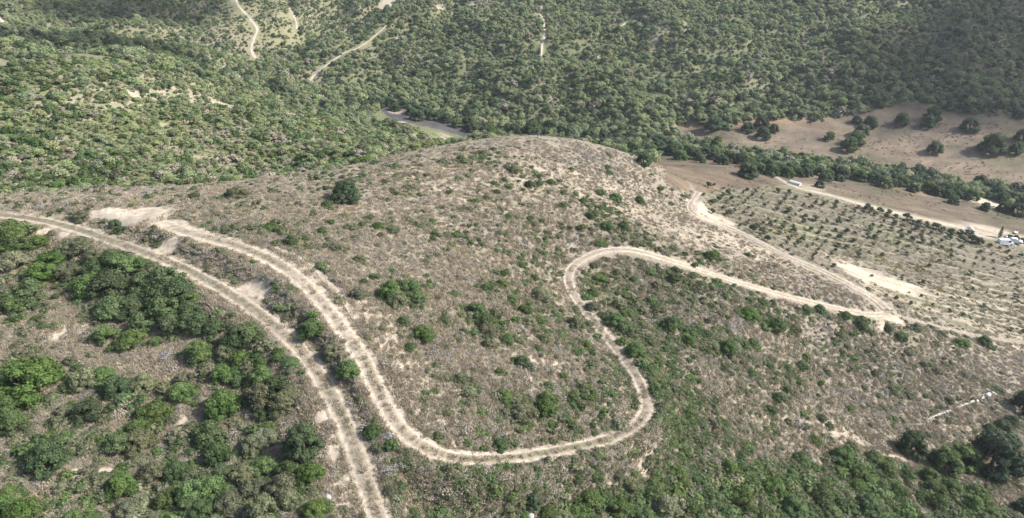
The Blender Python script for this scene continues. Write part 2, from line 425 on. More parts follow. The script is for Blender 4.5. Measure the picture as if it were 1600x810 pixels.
def ground_colour(x, y, z):
    P = np.stack([x, y, z], 1)
    Z = zones(P)
    n1, n2, n3 = fbm(x, y, 14, 41, 3), fbm(x, y, 4.5, 43, 3), fbm(x, y, 1.4, 47, 2)
    nb = fbm(x, y, 55, 49, 2)
    tan, pink, grey, sand = V(.198,.172,.128), V(.188,.160,.122), V(.146,.126,.106), V(.375,.318,.245)
    olive, farg, red = V(.135,.14,.075), V(.14,.13,.082), V(.24,.135,.085)
    def mix(a, b, t):
        return a + (b - a) * np.clip(t, 0, 1)[:, None]
    c = np.tile(tan, (len(x), 1))
    c = mix(c, pink, .5 + n1)
    c = mix(c, grey, sstep(-.1, .6, fbm(x, y, 2.2, 45, 3) + .4 * n2) * .55)
    pale = blobs(x, y, PALE)
    c = mix(c, V(.35,.29,.22), pale * (.6 + n2))
    c = mix(c, V(.145,.131,.118), blobs(x, y, GREY) * (.75 + .8 * n3))
    c = mix(c, olive, blobs(x, y, GREENB) * (.45 + .7 * n2))
    # left slope and far hillsides: brown litter and olive between the shrubs
    lf = np.tile(V(.125,.14,.06), (len(x), 1))
    lf = mix(lf, V(.22,.195,.14), sstep(-.1, .4, n1 + .5 * n2))
    ff = np.tile(farg, (len(x), 1))
    ff = mix(ff, V(.175,.152,.115), sstep(.0, .5, n1 + .4 * n2))
    ff = mix(ff, V(.12,.125,.065), sstep(0, .4, -nb))
    c = np.where(Z['left'][:, None], lf, c)
    c = np.where(Z['far'][:, None], ff, c)
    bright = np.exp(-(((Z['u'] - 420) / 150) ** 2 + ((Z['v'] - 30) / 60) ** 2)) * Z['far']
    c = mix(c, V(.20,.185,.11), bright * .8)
    f2 = mix(np.tile(V(.092,.073,.052), (len(x), 1)), V(.140,.104,.068), .5 + 1.6 * fbm(x, y * 2.5, 13, 67, 4))
    f2 = mix(f2, V(.082,.078,.046), sstep(.05, .5, fbm(x, y, 20, 61, 3)) * .6)
    f2 = f2 * (1 + .35 * fbm(x, y * 3, 5, 69, 3))[:, None]
    f3 = mix(np.tile(V(.158,.122,.086), (len(x), 1)), V(.098,.082,.060), .4 + 1.3 * fbm(x, y * 2.2, 16, 63, 4))
    f3 = mix(f3, V(.092,.086,.048), sstep(.0, .5, fbm(x, y, 18, 65, 3)) * .6)
    f3 = f3 * (1 + .35 * fbm(x, y * 2, 6, 73, 3))[:, None]
    f1 = mix(np.tile(V(.050,.047,.048), (len(x), 1)), V(.075,.068,.063), .4 + n1 + n2)
    row = np.sin((y + 0.10 * x + 2.2 * fbm(x, y, 40, 71, 2)) * 2 * math.pi / 5.2)
    pl = mix(np.tile(V(.125,.110,.080), (len(x), 1)), V(.098,.102,.056), .45 + 1.2 * n1)
    pl = mix(pl, V(.30,.255,.19), np.maximum(sstep(.25, .9, row + .6 * n1 + .3 * n2) * (.45 + .35 * sstep(395, 450, Z['v'])), sstep(.2, .9, np.sin((y + .10 * x + 2.2 * fbm(x, y, 40, 71, 2)) * 2 * math.pi / 3.1) + .7 * n1) * .8 * sstep(415, 455, Z['v'])) * (.85 + .5 * nb))
    c = np.where(Z['plant'][:, None], pl, c)
    c = np.where(Z['low'][:, None], f2, c)
    c = np.where(Z['fr'][:, None], f3, c)
    c = np.where(Z['burnt'][:, None], f1, c)
    c = mix(c, red, blobs(x, y, RED))
    sd = blobs(x, y, SAND)
    c = mix(c, sand * (1 + .10 * n3[:, None]), sd * (1.0 + .3 * n2))
    d, zr, w = near_lines(x, y, (0, 1))
    verge = 1 - sstep(.7, 2.4, d / w + .7 * n2)
    c = mix(c, sand * .80, verge * (.38 + .5 * n1))
    d2, zr2, w2 = near_lines(x, y, (2, 3))
    c = mix(c, sand, (1 - sstep(.6, 1.9, d2 / w2 + .5 * n2)) * .25)
    c *= (1 + .10 * n3 + .06 * n2)[:, None]
    return np.clip(c, .02, .8), sd, np.minimum(d / w, d2 / w2)

# ------------------------------------------------------------------ materials
def new_mat(name):
    m = bpy.data.materials.new(name)
    m.use_nodes = True
    nt = m.node_tree
    b = nt.nodes["Principled BSDF"]
    b.inputs["Roughness"].default_value = 0.9
    b.inputs["Specular IOR Level"].default_value = 0.15
    return m, nt, b

def node(nt, kind, **kw):
    n = nt.nodes.new(kind)
    for k, v in kw.items():
        setattr(n, k, v)
    return n

def earth_mat(name, attr=True, colour=(.5,.43,.33), fine=9.0, bump=0.5):
    m, nt, b = new_mat(name)
    L = nt.links
    tc = node(nt, "ShaderNodeTexCoord")
    n1 = node(nt, "ShaderNodeTexNoise")
    n1.inputs["Scale"].default_value = fine
    n1.inputs["Detail"].default_value = 5
    n1.inputs["Roughness"].default_value = .7
    n2 = node(nt, "ShaderNodeTexNoise")
    n2.inputs["Scale"].default_value = 1.7
    n2.inputs["Detail"].default_value = 6
    L.new(tc.outputs["Object"], n1.inputs["Vector"])
    L.new(tc.outputs["Object"], n2.inputs["Vector"])
    add = node(nt, "ShaderNodeMath", operation='MULTIPLY')
    L.new(n1.outputs["Fac"], add.inputs[0])
    L.new(n2.outputs["Fac"], add.inputs[1])
    mr = node(nt, "ShaderNodeMapRange")
    mr.inputs["From Min"].default_value, mr.inputs["From Max"].default_value = .12, .40
    mr.inputs["To Min"].default_value, mr.inputs["To Max"].default_value = .62, 1.30
    L.new(add.outputs[0], mr.inputs["Value"])
    mul = node(nt, "ShaderNodeVectorMath", operation='SCALE')
    if attr:
        at = node(nt, "ShaderNodeAttribute", attribute_name="Col")
        L.new(at.outputs["Color"], mul.inputs[0])
    else:
        mul.inputs[0].default_value = colour
    L.new(mr.outputs[0], mul.inputs["Scale"])
    L.new(mul.outputs[0], b.inputs["Base Color"])
    bp = node(nt, "ShaderNodeBump")
    bp.inputs["Strength"].default_value = bump
    bp.inputs["Distance"].default_value = .12
    L.new(add.outputs[0], bp.inputs["Height"])
    L.new(bp.outputs[0], b.inputs["Normal"])
    return m

def plain_mat(name, c, rough=.6, spec=.3, metal=0.0, var=.12, scale=6.0):
    m, nt, b = new_mat(name)
    b.inputs["Roughness"].default_value = rough
    b.inputs["Specular IOR Level"].default_value = spec
    b.inputs["Metallic"].default_value = metal
    tc = node(nt, "ShaderNodeTexCoord")
    n1 = node(nt, "ShaderNodeTexNoise")
    n1.inputs["Scale"].default_value = scale
    mr = node(nt, "ShaderNodeMapRange")
    mr.inputs["To Min"].default_value, mr.inputs["To Max"].default_value = 1 - var, 1 + var
    mul = node(nt, "ShaderNodeVectorMath", operation='SCALE')
    mul.inputs[0].default_value = c
    nt.links.new(tc.outputs["Object"], n1.inputs["Vector"])
    nt.links.new(n1.outputs["Fac"], mr.inputs["Value"])
    nt.links.new(mr.outputs[0], mul.inputs["Scale"])
    nt.links.new(mul.outputs[0], b.inputs["Base Color"])
    return m

def leaf_mat(name, dark, light, hue=.016, val=.3, trans=.32):
    """two tones by leaf clump, drifting from plant to plant"""
    m, nt, b = new_mat(name)
    L = nt.links
    b.inputs["Roughness"].default_value = .75
    b.inputs["Specular IOR Level"].default_value = .2
    at = node(nt, "ShaderNodeAttribute", attribute_name="tint")
    oi = node(nt, "ShaderNodeObjectInfo")
    mx = node(nt, "ShaderNodeMix", data_type='RGBA')
    mx.inputs[6].default_value = (*dark, 1)
    mx.inputs[7].default_value = (*light, 1)
    L.new(at.outputs["Fac"], mx.inputs[0])
    hs = node(nt, "ShaderNodeHueSaturation")
    r1 = node(nt, "ShaderNodeMapRange")
    r1.inputs["To Min"].default_value, r1.inputs["To Max"].default_value = .5 - hue, .5 + hue
    L.new(oi.outputs["Random"], r1.inputs["Value"])
    L.new(r1.outputs[0], hs.inputs["Hue"])
    # a second random number from the first
    f = node(nt, "ShaderNodeMath", operation='MULTIPLY')
    f.inputs[1].default_value = 37.7
    fr = node(nt, "ShaderNodeMath", operation='FRACT')
    L.new(oi.outputs["Random"], f.inputs[0])
    L.new(f.outputs[0], fr.inputs[0])
    r2 = node(nt, "ShaderNodeMapRange")
    r2.inputs["To Min"].default_value, r2.inputs["To Max"].default_value = 1 - val, 1 + val
    L.new(fr.outputs[0], r2.inputs["Value"])
    L.new(r2.outputs[0], hs.inputs["Value"])
    f3 = node(nt, "ShaderNodeMath", operation='MULTIPLY')
    f3.inputs[1].default_value = 91.3
    fr3 = node(nt, "ShaderNodeMath", operation='FRACT')
    L.new(oi.outputs["Random"], f3.inputs[0])
    L.new(f3.outputs[0], fr3.inputs[0])
    r3 = node(nt, "ShaderNodeMapRange")
    r3.inputs["To Min"].default_value, r3.inputs["To Max"].default_value = .90, 1.15
    L.new(fr3.outputs[0], r3.inputs["Value"])
    L.new(r3.outputs[0], hs.inputs["Saturation"])
    L.new(mx.outputs[2], hs.inputs["Color"])
    L.new(hs.outputs[0], b.inputs["Base Color"])
    if trans > 0:
        tr = node(nt, "ShaderNodeBsdfTranslucent")
        L.new(hs.outputs[0], tr.inputs["Color"])
        ms = node(nt, "ShaderNodeMixShader")
        ms.inputs[0].default_value = trans
        L.new(b.outputs[0], ms.inputs[1])
        L.new(tr.outputs[0], ms.inputs[2])
        L.new(ms.outputs[0], nt.nodes["Material Output"].inputs["Surface"])
    return m

M = {
 'ground': earth_mat("ground_earth"),
 'track': earth_mat("track_sand", fine=7.0, bump=.35),
 'bright': leaf_mat("leaves_bright", (.052,.088,.026), (.116,.166,.058)),
 'mid': leaf_mat("leaves_mid", (.050,.082,.029), (.122,.166,.064)),
 'dark': leaf_mat("leaves_dark", (.034,.055,.028), (.080,.107,.052)),
 'deep': leaf_mat("leaves_deep", (.044,.070,.032), (.102,.136,.060)),
 'olive': leaf_mat("leaves_olive", (.088,.096,.054), (.185,.192,.112)),
 'vivid': leaf_mat("leaves_vivid", (.058,.098,.020), (.125,.185,.045), .01, .1),
 'fargreen': leaf_mat("leaves_far", (.146,.180,.096), (.222,.266,.140), .015, .2, .4),
 'farpale': leaf_mat("leaves_far_pale", (.185,.215,.105), (.275,.308,.158), .015, .18, .4),
 'sapling': leaf_mat("leaves_sapling", (.042,.060,.030), (.095,.120,.058), .015, .25),
 'yellow': leaf_mat("leaves_yellowing", (.16,.15,.02), (.30,.27,.05), .02, .25),
 'twig': leaf_mat("twigs_grey", (.172,.154,.128), (.250,.226,.190), .01, .12, 0),
 'twigblue': leaf_mat("twigs_blue_grey", (.160,.150,.145), (.225,.213,.208), .02, .2, 0),
 'twigbrown': leaf_mat("twigs_brown", (.170,.148,.110), (.258,.228,.172), .01, .12, 0),
 'straw': leaf_mat("dry_grass", (.26,.22,.155), (.38,.32,.23), .015, .25, .1),
 'bark': plain_mat("bark", (.10,.078,.06), .9, .1, var=.3),
}

def mesh_np(name, verts, faces, mat, attrs=None, smooth=False):
    """faces: (n,k) int array, or a list of such arrays"""
    me = bpy.data.meshes.new(name)
    fl = faces if isinstance(faces, list) else [faces]
    verts = np.asarray(verts, np.float32)
    me.vertices.add(len(verts))
    me.vertices.foreach_set("co", verts.ravel())
    nl = sum(f.size for f in fl)
    nf = sum(len(f) for f in fl)
    me.loops.add(nl)
    me.loops.foreach_set("vertex_index", np.concatenate([f.ravel() for f in fl]).astype(np.int32))
    me.polygons.add(nf)
    starts, o = [], 0
    for f in fl:
        k = f.shape[1]
        starts.append(np.arange(len(f)) * k + o)
        o += f.size
    me.polygons.foreach_set("loop_start", np.concatenate(starts).astype(np.int32))
    me.update(calc_edges=True)
    me.polygons.foreach_set("use_smooth", np.full(nf, smooth))
    if mat is not None:
        me.materials.append(mat)
    for (an, dom, ty, data) in (attrs or []):
        a = me.attributes.new(an, ty, dom)
        if ty == 'FLOAT':
            a.data.foreach_set("value", np.asarray(data, np.float32).ravel())
        else:
            dd = np.ones((len(data), 4), np.float32)
            dd[:, :3] = data
            a.data.foreach_set("color", dd.ravel())
    return me

def put(name, me, parent=None, **props):
    o = bpy.data.objects.new(name, me)
    col.objects.link(o)
    if parent is not None:
        o.parent = parent
    for k, v in props.items():
        o[k] = v
    return o

def thing(name, label, cat, loc=(0,0,0), rz=0.0, group=None, scale=None):
    o = bpy.data.objects.new(name, None)
    o.empty_display_size = .2
    col.objects.link(o)
    o.location = loc
    o.rotation_euler = (0, 0, rz)
    if scale is not None:
        o.scale = scale
    o['label'], o['category'] = label, cat
    if group:
        o['group'] = group
    return o

# ------------------------------------------------------------------ the ground sheet
NR, NC = 700, 560
yy = 18.0 * (920.0 / 18.0) ** np.linspace(0, 1, NR)
tt = np.linspace(-1, 1, NC)
gxx = tt[None, :] * (0.80 * yy + 28)[:, None]
gyy = np.repeat(yy[:, None], NC, 1)
z0 = tps_eval(gxx, gyy) + relief(gxx, gyy)
z0 = shape_tracks(gxx, gyy, z0)
xf, yf, zf = gxx.ravel(), gyy.ravel(), z0.ravel()
gcol, gsand, gtd = ground_colour(xf, yf, zf)
Zg = zones(np.stack([xf, yf, zf], 1))
off = sstep(1.0, 2.4, gtd)
zf = zf + off * (.10 * fbm(xf, yf, 2.4, 81, 3) + .05 * fbm(xf, yf, .9, 83, 2) * (yf < 200)) * (1 - .6 * gsand)
zf = zf + off * Zg['plant'] * .16 * np.sin((yf + .10 * xf + 2.2 * fbm(xf, yf, 40, 71, 2)) * 2 * math.pi / 5.2 + 1.0)
idx = np.arange(NR * NC).reshape(NR, NC)
quads = np.stack([idx[:-1, :-1], idx[:-1, 1:], idx[1:, 1:], idx[1:, :-1]], -1).reshape(-1, 4)
gm = mesh_np("ground", np.stack([xf, yf, zf + CAMZ], 1), quads, M['ground'],
             [("Col", 'POINT', 'FLOAT_COLOR', gcol)], True)
put("ground", gm, kind="structure")
ZF = zf.reshape(NR, NC)
TD = near_lines(xf, yf, (0, 1))
LOWER = -.14 * (1 - sstep(.80, 1.0, TD[0] / TD[2])).reshape(NR, NC)
gm.vertices.foreach_set("co", np.stack([xf, yf, zf + LOWER.ravel() + CAMZ], 1).astype(np.float32).ravel())
gm.update()
LY = math.log(920.0 / 18.0)

def gz(x, y):
    """height of the ground sheet"""
    x, y = np.asarray(x, float), np.asarray(y, float)
    fy = np.clip(np.log(np.maximum(y, 18.01) / 18.0) / LY * (NR - 1), 0, NR - 1.001)
    iy = fy.astype(int)
    ty = fy - iy
    def row(i):
        fx = np.clip((x / (0.80 * yy[i] + 28) + 1) / 2 * (NC - 1), 0, NC - 1.001)
        ix = fx.astype(int)
        tx = fx - ix
        return ZF[i, ix] * (1 - tx) + ZF[i, ix + 1] * tx
    return row(iy) * (1 - ty) + row(iy + 1) * ty

# ------------------------------------------------------------------ the tracks: ribbons with worn ruts and a grassy middle
NAMES = {0: "dirt_track", 1: "dirt_road", 2: "path", 3: "path"}
for (nm, lab, s, w, sty) in LINES:
    t = np.gradient(s[:, :2], axis=0)
    t /= np.linalg.norm(t, axis=1, keepdims=True) + 1e-9
    nrm = np.stack([-t[:, 1], t[:, 0]], 1)
    k = 15
    a = np.linspace(-1.12, 1.12, k)
    n = len(s)
    X = s[:, None, 0] + nrm[:, None, 0] * a[None, :] * w[:, None]
    Y = s[:, None, 1] + nrm[:, None, 1] * a[None, :] * w[:, None]
    ab = np.abs(a)
    base = .06 if sty in (0, 1) else .05
    prof = base - (.30 if sty in (0, 1) else .12) * sstep(.80, 1.12, ab)
    if sty == 0:
        prof = prof - .09 * np.exp(-((ab - .52) / .16) ** 2)
    X1, Y1 = X.ravel(), Y.ravel()
    A = np.tile(a, n)
    G = gz(X1, Y1)
    Zr = np.repeat(s[:, 2], k) * 0 + G
    Zt = (Zr.reshape(n, k) + prof[None, :]).ravel() + .035 * fbm(X1, Y1, .8, 91, 2) + .02 * fbm(X1, Y1, 3.0, 93, 2) * (np.abs(A) > .8)
    n1, n2, n3 = fbm(X1, Y1, 6, 95, 3), fbm(X1, Y1, 1.3, 97, 3), fbm(X1, Y1, 18, 99, 2)
    along = fbm(np.repeat(np.arange(n) * .6, k), A * 14, 3.0, 101, 3)
    sand, dust, gr = V(.365,.31,.24), V(.215,.182,.137), V(.125,.118,.078)
    sandy = np.repeat(np.exp(-((s[:, 0] + 22) / 12) ** 2 - ((s[:, 1] - 72) / 14) ** 2) * (lab[:4] == 'long') + .5 * fbm(s[:, 0], s[:, 1], 16, 103, 2) + .7 * sstep(0, 20, s[:, 0]) * (s[:, 1] > 85) - .6 * sstep(-38, -58, s[:, 0]) * (lab[:9] == 'pale twin') - .7 * (lab[:5] == 'faint'), k)
    if sty == 0:
        rut = np.exp(-((np.abs(A + .06 * n1) - .52) / .15) ** 2)
        mid = np.exp(-(A / .26) ** 2)
        c = dust + (sand - dust) * np.clip(.02 + rut * (.95 + .8 * along) + .3 * along + .45 * sandy, 0, 1)[:, None]
        c = c + (gr - c) * np.clip(mid * (.60 + .9 * n3 + .5 * n2 - .8 * sandy), 0, .9)[:, None]
        pass
    else:
        c = dust + (sand - dust) * np.clip(.65 + .8 * along + .3 * n1, 0, 1)[:, None]
        if sty == 3:
            c = c * 1.3
    gc = ground_colour(X1, Y1, G)[0]
    c = c + (gc - c) * np.clip(sstep(*((.60, .88) if sty == 0 else (.66, 1.0)), np.abs(A) + .55 * n2 + .25 * n1 - .25 * np.clip(sandy, 0, 1)), 0, 1)[:, None]
    c = c * (1 + .12 * n2[:, None])
    q = np.arange(n * k).reshape(n, k)
    f = np.stack([q[:-1, :-1], q[1:, :-1], q[1:, 1:], q[:-1, 1:]], -1).reshape(-1, 4)
    me = mesh_np(NAMES[sty], np.stack([X1, Y1, Zt + CAMZ], 1), f[:, ::-1], M['track'], [("Col", 'POINT', 'FLOAT_COLOR', np.clip(c, .03, .7))], True)
    put(NAMES[sty], me, kind="structure", label=lab)

# ------------------------------------------------------------------ plant meshes (unit width, foot at z = 0)
ICO_V = None
def ico():
    t = (1 + 5 ** .5) / 2
    v = np.array([(-1,t,0),(1,t,0),(-1,-t,0),(1,-t,0),(0,-1,t),(0,1,t),(0,-1,-t),(0,1,-t),(t,0,-1),(t,0,1),(-t,0,-1),(-t,0,1)], float)
    v /= np.linalg.norm(v[0])
    f = np.array([(0,11,5),(0,5,1),(0,1,7),(0,7,10),(0,10,11),(1,5,9),(5,11,4),(11,10,2),(10,7,6),(7,1,8),(3,9,4),(3,4,2),(3,2,6),(3,6,8),(3,8,9),(4,9,5),(2,4,11),(6,2,10),(8,6,7),(9,8,1)])
    return v, f
IV, IF = ico()

def crown_geo(seed, lumps, leaves, leaf, h=.62, z0=0.0, lump_r=(.16,.26), spread=.36, jitter=.55, flat=.8, core=.80, low=.2):
    """a crown of leaf clumps: lumps over a dome, each covered with small leaf faces turned outward"""
    g = np.random.default_rng(seed)
    C, Rr = [], []
    for i in range(lumps):
        a = g.uniform(0, 2 * math.pi)
        e = math.sqrt(g.uniform(0, 1))
        r = spread * e * g.uniform(.8, 1.12)
        lr = .5 * (lump_r[0] + lump_r[1])
        top = z0 + .5 * lr + (h - z0 - 1.2 * lr) * math.sqrt(max(0, 1 - e * e)) * g.uniform(.78, 1.1)
        if g.uniform() < low:
            r = spread * g.uniform(.82, 1.05)
            top = z0 + .45 * lr + g.uniform(0, .22) * h
        C.append((r * math.cos(a), r * math.sin(a), top))
        Rr.append(g.uniform(*lump_r) * (1.1 - .3 * e))
    C, Rr = np.array(C), np.array(Rr)
    tint_l = g.uniform(.15, .85, lumps)
    wts = Rr ** 2 / (Rr ** 2).sum()
    li = g.choice(lumps, leaves, p=wts)
    nd = g.normal(size=(leaves, 3))
    nd[:, 2] = np.abs(nd[:, 2]) * 1.1 - .35
    nd /= np.linalg.norm(nd, axis=1, keepdims=True)
    rad = Rr[li] * g.uniform(.90, 1.14, leaves)
    P = C[li] + nd * rad[:, None] * np.array([1, 1, flat])
    P[:, 2] = np.maximum(P[:, 2], z0 + leaf * .3)
    nn = nd + jitter * g.normal(size=(leaves, 3))
    nn /= np.linalg.norm(nn, axis=1, keepdims=True)
    ref = g.normal(size=(leaves, 3))
    t1 = np.cross(nn, ref)
    t1 /= np.linalg.norm(t1, axis=1, keepdims=True)
    t2 = np.cross(nn, t1)
    s = leaf * g.uniform(.6, 1.35, leaves)
    a = t1 * s[:, None]
    b = t2 * (s * g.uniform(.45, .8, leaves))[:, None]
    v = np.stack([P - a, P - b + nn * (s * .15)[:, None], P + a, P + b + nn * (s * .15)[:, None]], 1).reshape(-1, 3)
    f = np.arange(leaves * 4).reshape(-1, 4)
    tint = np.clip(tint_l[li] + g.normal(0, .22, leaves), 0, 1)
    V2, F2, T2 = [v], [], [tint]
    tri = []
    o = len(v)
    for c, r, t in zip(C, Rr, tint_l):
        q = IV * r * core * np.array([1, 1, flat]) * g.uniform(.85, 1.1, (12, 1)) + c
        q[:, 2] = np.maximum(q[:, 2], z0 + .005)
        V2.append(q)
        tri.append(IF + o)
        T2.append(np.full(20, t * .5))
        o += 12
    return np.concatenate(V2), [f, np.concatenate(tri)], np.concatenate(T2)

def tube(pts, rads, sides=6):
    pts = np.asarray(pts, float)
    V2, F2 = [], []
    n = len(pts)
    for i in range(n):
        d = pts[min(i + 1, n - 1)] - pts[max(i - 1, 0)]
        d /= np.linalg.norm(d) + 1e-9
        r = np.array([1., 0, 0]) if abs(d[0]) < .8 else np.array([0, 1., 0])
        a = np.cross(d, r)
        a /= np.linalg.norm(a)
        b = np.cross(d, a)
        for k in range(sides):
            an = 2 * math.pi * k / sides
            V2.append(pts[i] + (a * math.cos(an) + b * math.sin(an)) * rads[i])
    for i in range(n - 1):
        for k in range(sides):
            k2 = (k + 1) % sides
            F2.append((i * sides + k, i * sides + k2, (i + 1) * sides + k2, (i + 1) * sides + k))
    return np.array(V2), np.array(F2)

def merge(parts):
    V2, F2, o = [], [], 0
    for v, f in parts:
        V2.append(v)
        F2.append(f + o)
        o += len(v)
    return np.concatenate(V2), np.concatenate(F2)

def stems_geo(seed, n, h, spread, r):
    g = np.random.default_rng(seed)
    parts = []
    for i in range(n):
        a = 2 * math.pi * (i + g.uniform(-.3, .3)) / n
        e = spread * g.uniform(.5, 1)
        p = [(0.02 * math.cos(a), .02 * math.sin(a), -.04), (e * .35 * math.cos(a), e * .35 * math.sin(a), h * .45), (e * math.cos(a + .2), e * math.sin(a + .2), h)]
        parts.append(tube(p, [r, r * .75, r * .4], 5))
    return merge(parts)

def trunk_geo(seed, split, top, spread, r):
    g = np.random.default_rng(seed)
    bend = g.uniform(-.03, .03, 2)
    parts = [tube([(0, 0, -.06), (bend[0] * .5, bend[1] * .5, split * .5), (bend[0], bend[1], split)], [r * 1.35, r, r * .85], 7)]
    for i in range(4):
        a = 2 * math.pi * (i + g.uniform(-.25, .25)) / 4
        e = spread * g.uniform(.7, 1.1)
        parts.append(tube([(bend[0], bend[1], split * .93), (bend[0] + e * .5 * math.cos(a), bend[1] + e * .5 * math.sin(a), (split + top) * .5),
                           (bend[0] + e * math.cos(a + .25), bend[1] + e * math.sin(a + .25), top)], [r * .7, r * .5, r * .22], 5))
    return merge(parts)

def twig_geo(seed, n, h, w, thick):
    """a bare dry shrub: thin stems fanning out of the ground with side twigs"""
    g = np.random.default_rng(seed)
    v, f, t = [], [], []
    o = 0
    for i in range(n):
        a = g.uniform(0, 2 * math.pi)
        e = math.sqrt(g.uniform(0, 1)) * .5 * w
        base = np.array([e * .45 * math.cos(a), e * .45 * math.sin(a), 0.0])
        hh = h * math.sqrt(max(.1, 1 - (e / (.5 * w)) ** 2 * .8)) * g.uniform(.65, 1.1)
        tip = np.array([e * math.cos(a), e * math.sin(a), hh])
        m = base * .45 + tip * .55 + g.normal(0, .03, 3)
        side = g.normal(size=3)
        side /= np.linalg.norm(side)
        q = thick * g.uniform(.6, 1.3)
        pts = [base - side * q, base + side * q, m + side * q, m - side * q, tip + side * q * .5, tip - side * q * .5]
        sd = g.normal(size=3) * .09
        pts += [m, m + side * q * 1.4, m + sd + np.array([0, 0, .09])]
        v += pts
        f += [(o, o + 1, o + 2), (o, o + 2, o + 3), (o + 3, o + 2, o + 4), (o + 3, o + 4, o + 5), (o + 6, o + 7, o + 8)]
        t += [g.uniform(0, 1)] * 5
        o += 9
    # seed heads and leaf scraps at the tips
    k = n * 2
    a = g.uniform(0, 2 * math.pi, k)
    e = np.sqrt(g.uniform(0, 1, k)) * .5 * w
    P = np.stack([e * np.cos(a), e * np.sin(a), h * np.sqrt(np.maximum(.1, 1 - (e / (.5 * w)) ** 2 * .85)) * g.uniform(.55, 1.02, k)], 1)
    nn = P / np.linalg.norm(P, axis=1, keepdims=True) + .6 * g.normal(size=(k, 3))
    t1 = np.cross(nn, g.normal(size=(k, 3)))
    t1 /= np.linalg.norm(t1, axis=1, keepdims=True)
    t2 = np.cross(nn, t1)
    t2 /= np.linalg.norm(t2, axis=1, keepdims=True)
    s = .050 * g.uniform(.6, 1.5, k)
    tri = np.stack([P - t1 * s[:, None], P + t1 * s[:, None], P + t2 * s[:, None] * 1.5], 1).reshape(-1, 3)
    V2 = np.concatenate([np.array(v), tri])
    F2 = np.concatenate([np.array(f), np.arange(k * 3).reshape(-1, 3) + o])
    return V2, F2, np.concatenate([np.array(t), np.clip(g.normal(.5, .3, k), 0, 1)])

def grass_geo(seed, n, h, w):
    g = np.random.default_rng(seed)
    a, e = g.uniform(0, 2 * math.pi, n), np.sqrt(g.uniform(0, 1, n)) * .5 * w
    b = np.stack([e * np.cos(a), e * np.sin(a), np.full(n, -.02)], 1)
    lean = g.normal(0, .22, (n, 3))
    lean[:, 2] = g.uniform(.5, 1.1, n)
    tip = b + lean * h
    s = g.normal(size=(n, 3)) * np.array([1, 1, .1])
    s = s / np.linalg.norm(s, axis=1, keepdims=True) * (.030 * g.uniform(.6, 1.6, n))[:, None]
    v = np.stack([b - s, b + s, tip], 1).reshape(-1, 3)
    return v, np.arange(n * 3).reshape(-1, 3), g.uniform(0, 1, n)

def leafmesh(name, geo, mat):
    v, f, t = geo
    return mesh_np(name, v, f, mat, [("tint", 'FACE', 'FLOAT', t)])

SHRUB_GEO = [crown_geo(100 + i, 34, 2600, .025, lump_r=(.10,.18), h=.52 + .05 * (i % 3), spread=.34 + .02 * (i % 2), jitter=.42) for i in range(4)]
TREE_GEO = [crown_geo(200 + i, 52, 3000, .025, h=.80, core=.92, z0=.02, lump_r=(.11,.19), spread=.39, low=.38, jitter=.42) for i in range(4)]
FAR_GEO = [crown_geo(300 + i, 14, 380, .056, h=.66, z0=0, lump_r=(.15,.23), spread=.36, jitter=.35) for i in range(4)]
SMALL_GEO = [crown_geo(400 + i, 7, 240, .070, h=.52, lump_r=(.16,.26), spread=.32, jitter=.4) for i in range(3)]
SAP_GEO = [crown_geo(500 + i, 8, 260, .060, h=1.0, z0=.10, lump_r=(.18,.28), spread=.27) for i in range(3)]
STEM_ME = [mesh_np("stems", *stems_geo(600 + i, 6, .38, .28, .018), M['bark']) for i in range(2)]
TRUNK_ME = [mesh_np("trunk", *trunk_geo(620 + i, .26, .62, .26, .035), M['bark']) for i in range(3)]
SAPTR_ME = [mesh_np("trunk", *trunk_geo(640 + i, .34, .75, .16, .035), M['bark']) for i in range(2)]
CLS = ['bright', 'mid', 'deep', 'olive', 'vivid', 'fargreen', 'farpale']
SHRUB_ME = {c: [leafmesh("foliage", g, M[c]) for g in SHRUB_GEO] for c in CLS[:5]}
TREE_ME = {c: [leafmesh("crown", g, M[c]) for g in TREE_GEO] for c in ('mid', 'dark', 'bright')}
SAP_ME = [leafmesh("crown", g, M['sapling']) for g in SAP_GEO]
TWIG_ME = {c: [leafmesh("dry_shrub", twig_geo(700 + i, 70, .55, 1.0, .012), M[c]) for i in range(3)] for c in ('twig', 'twigblue', 'twigbrown')}

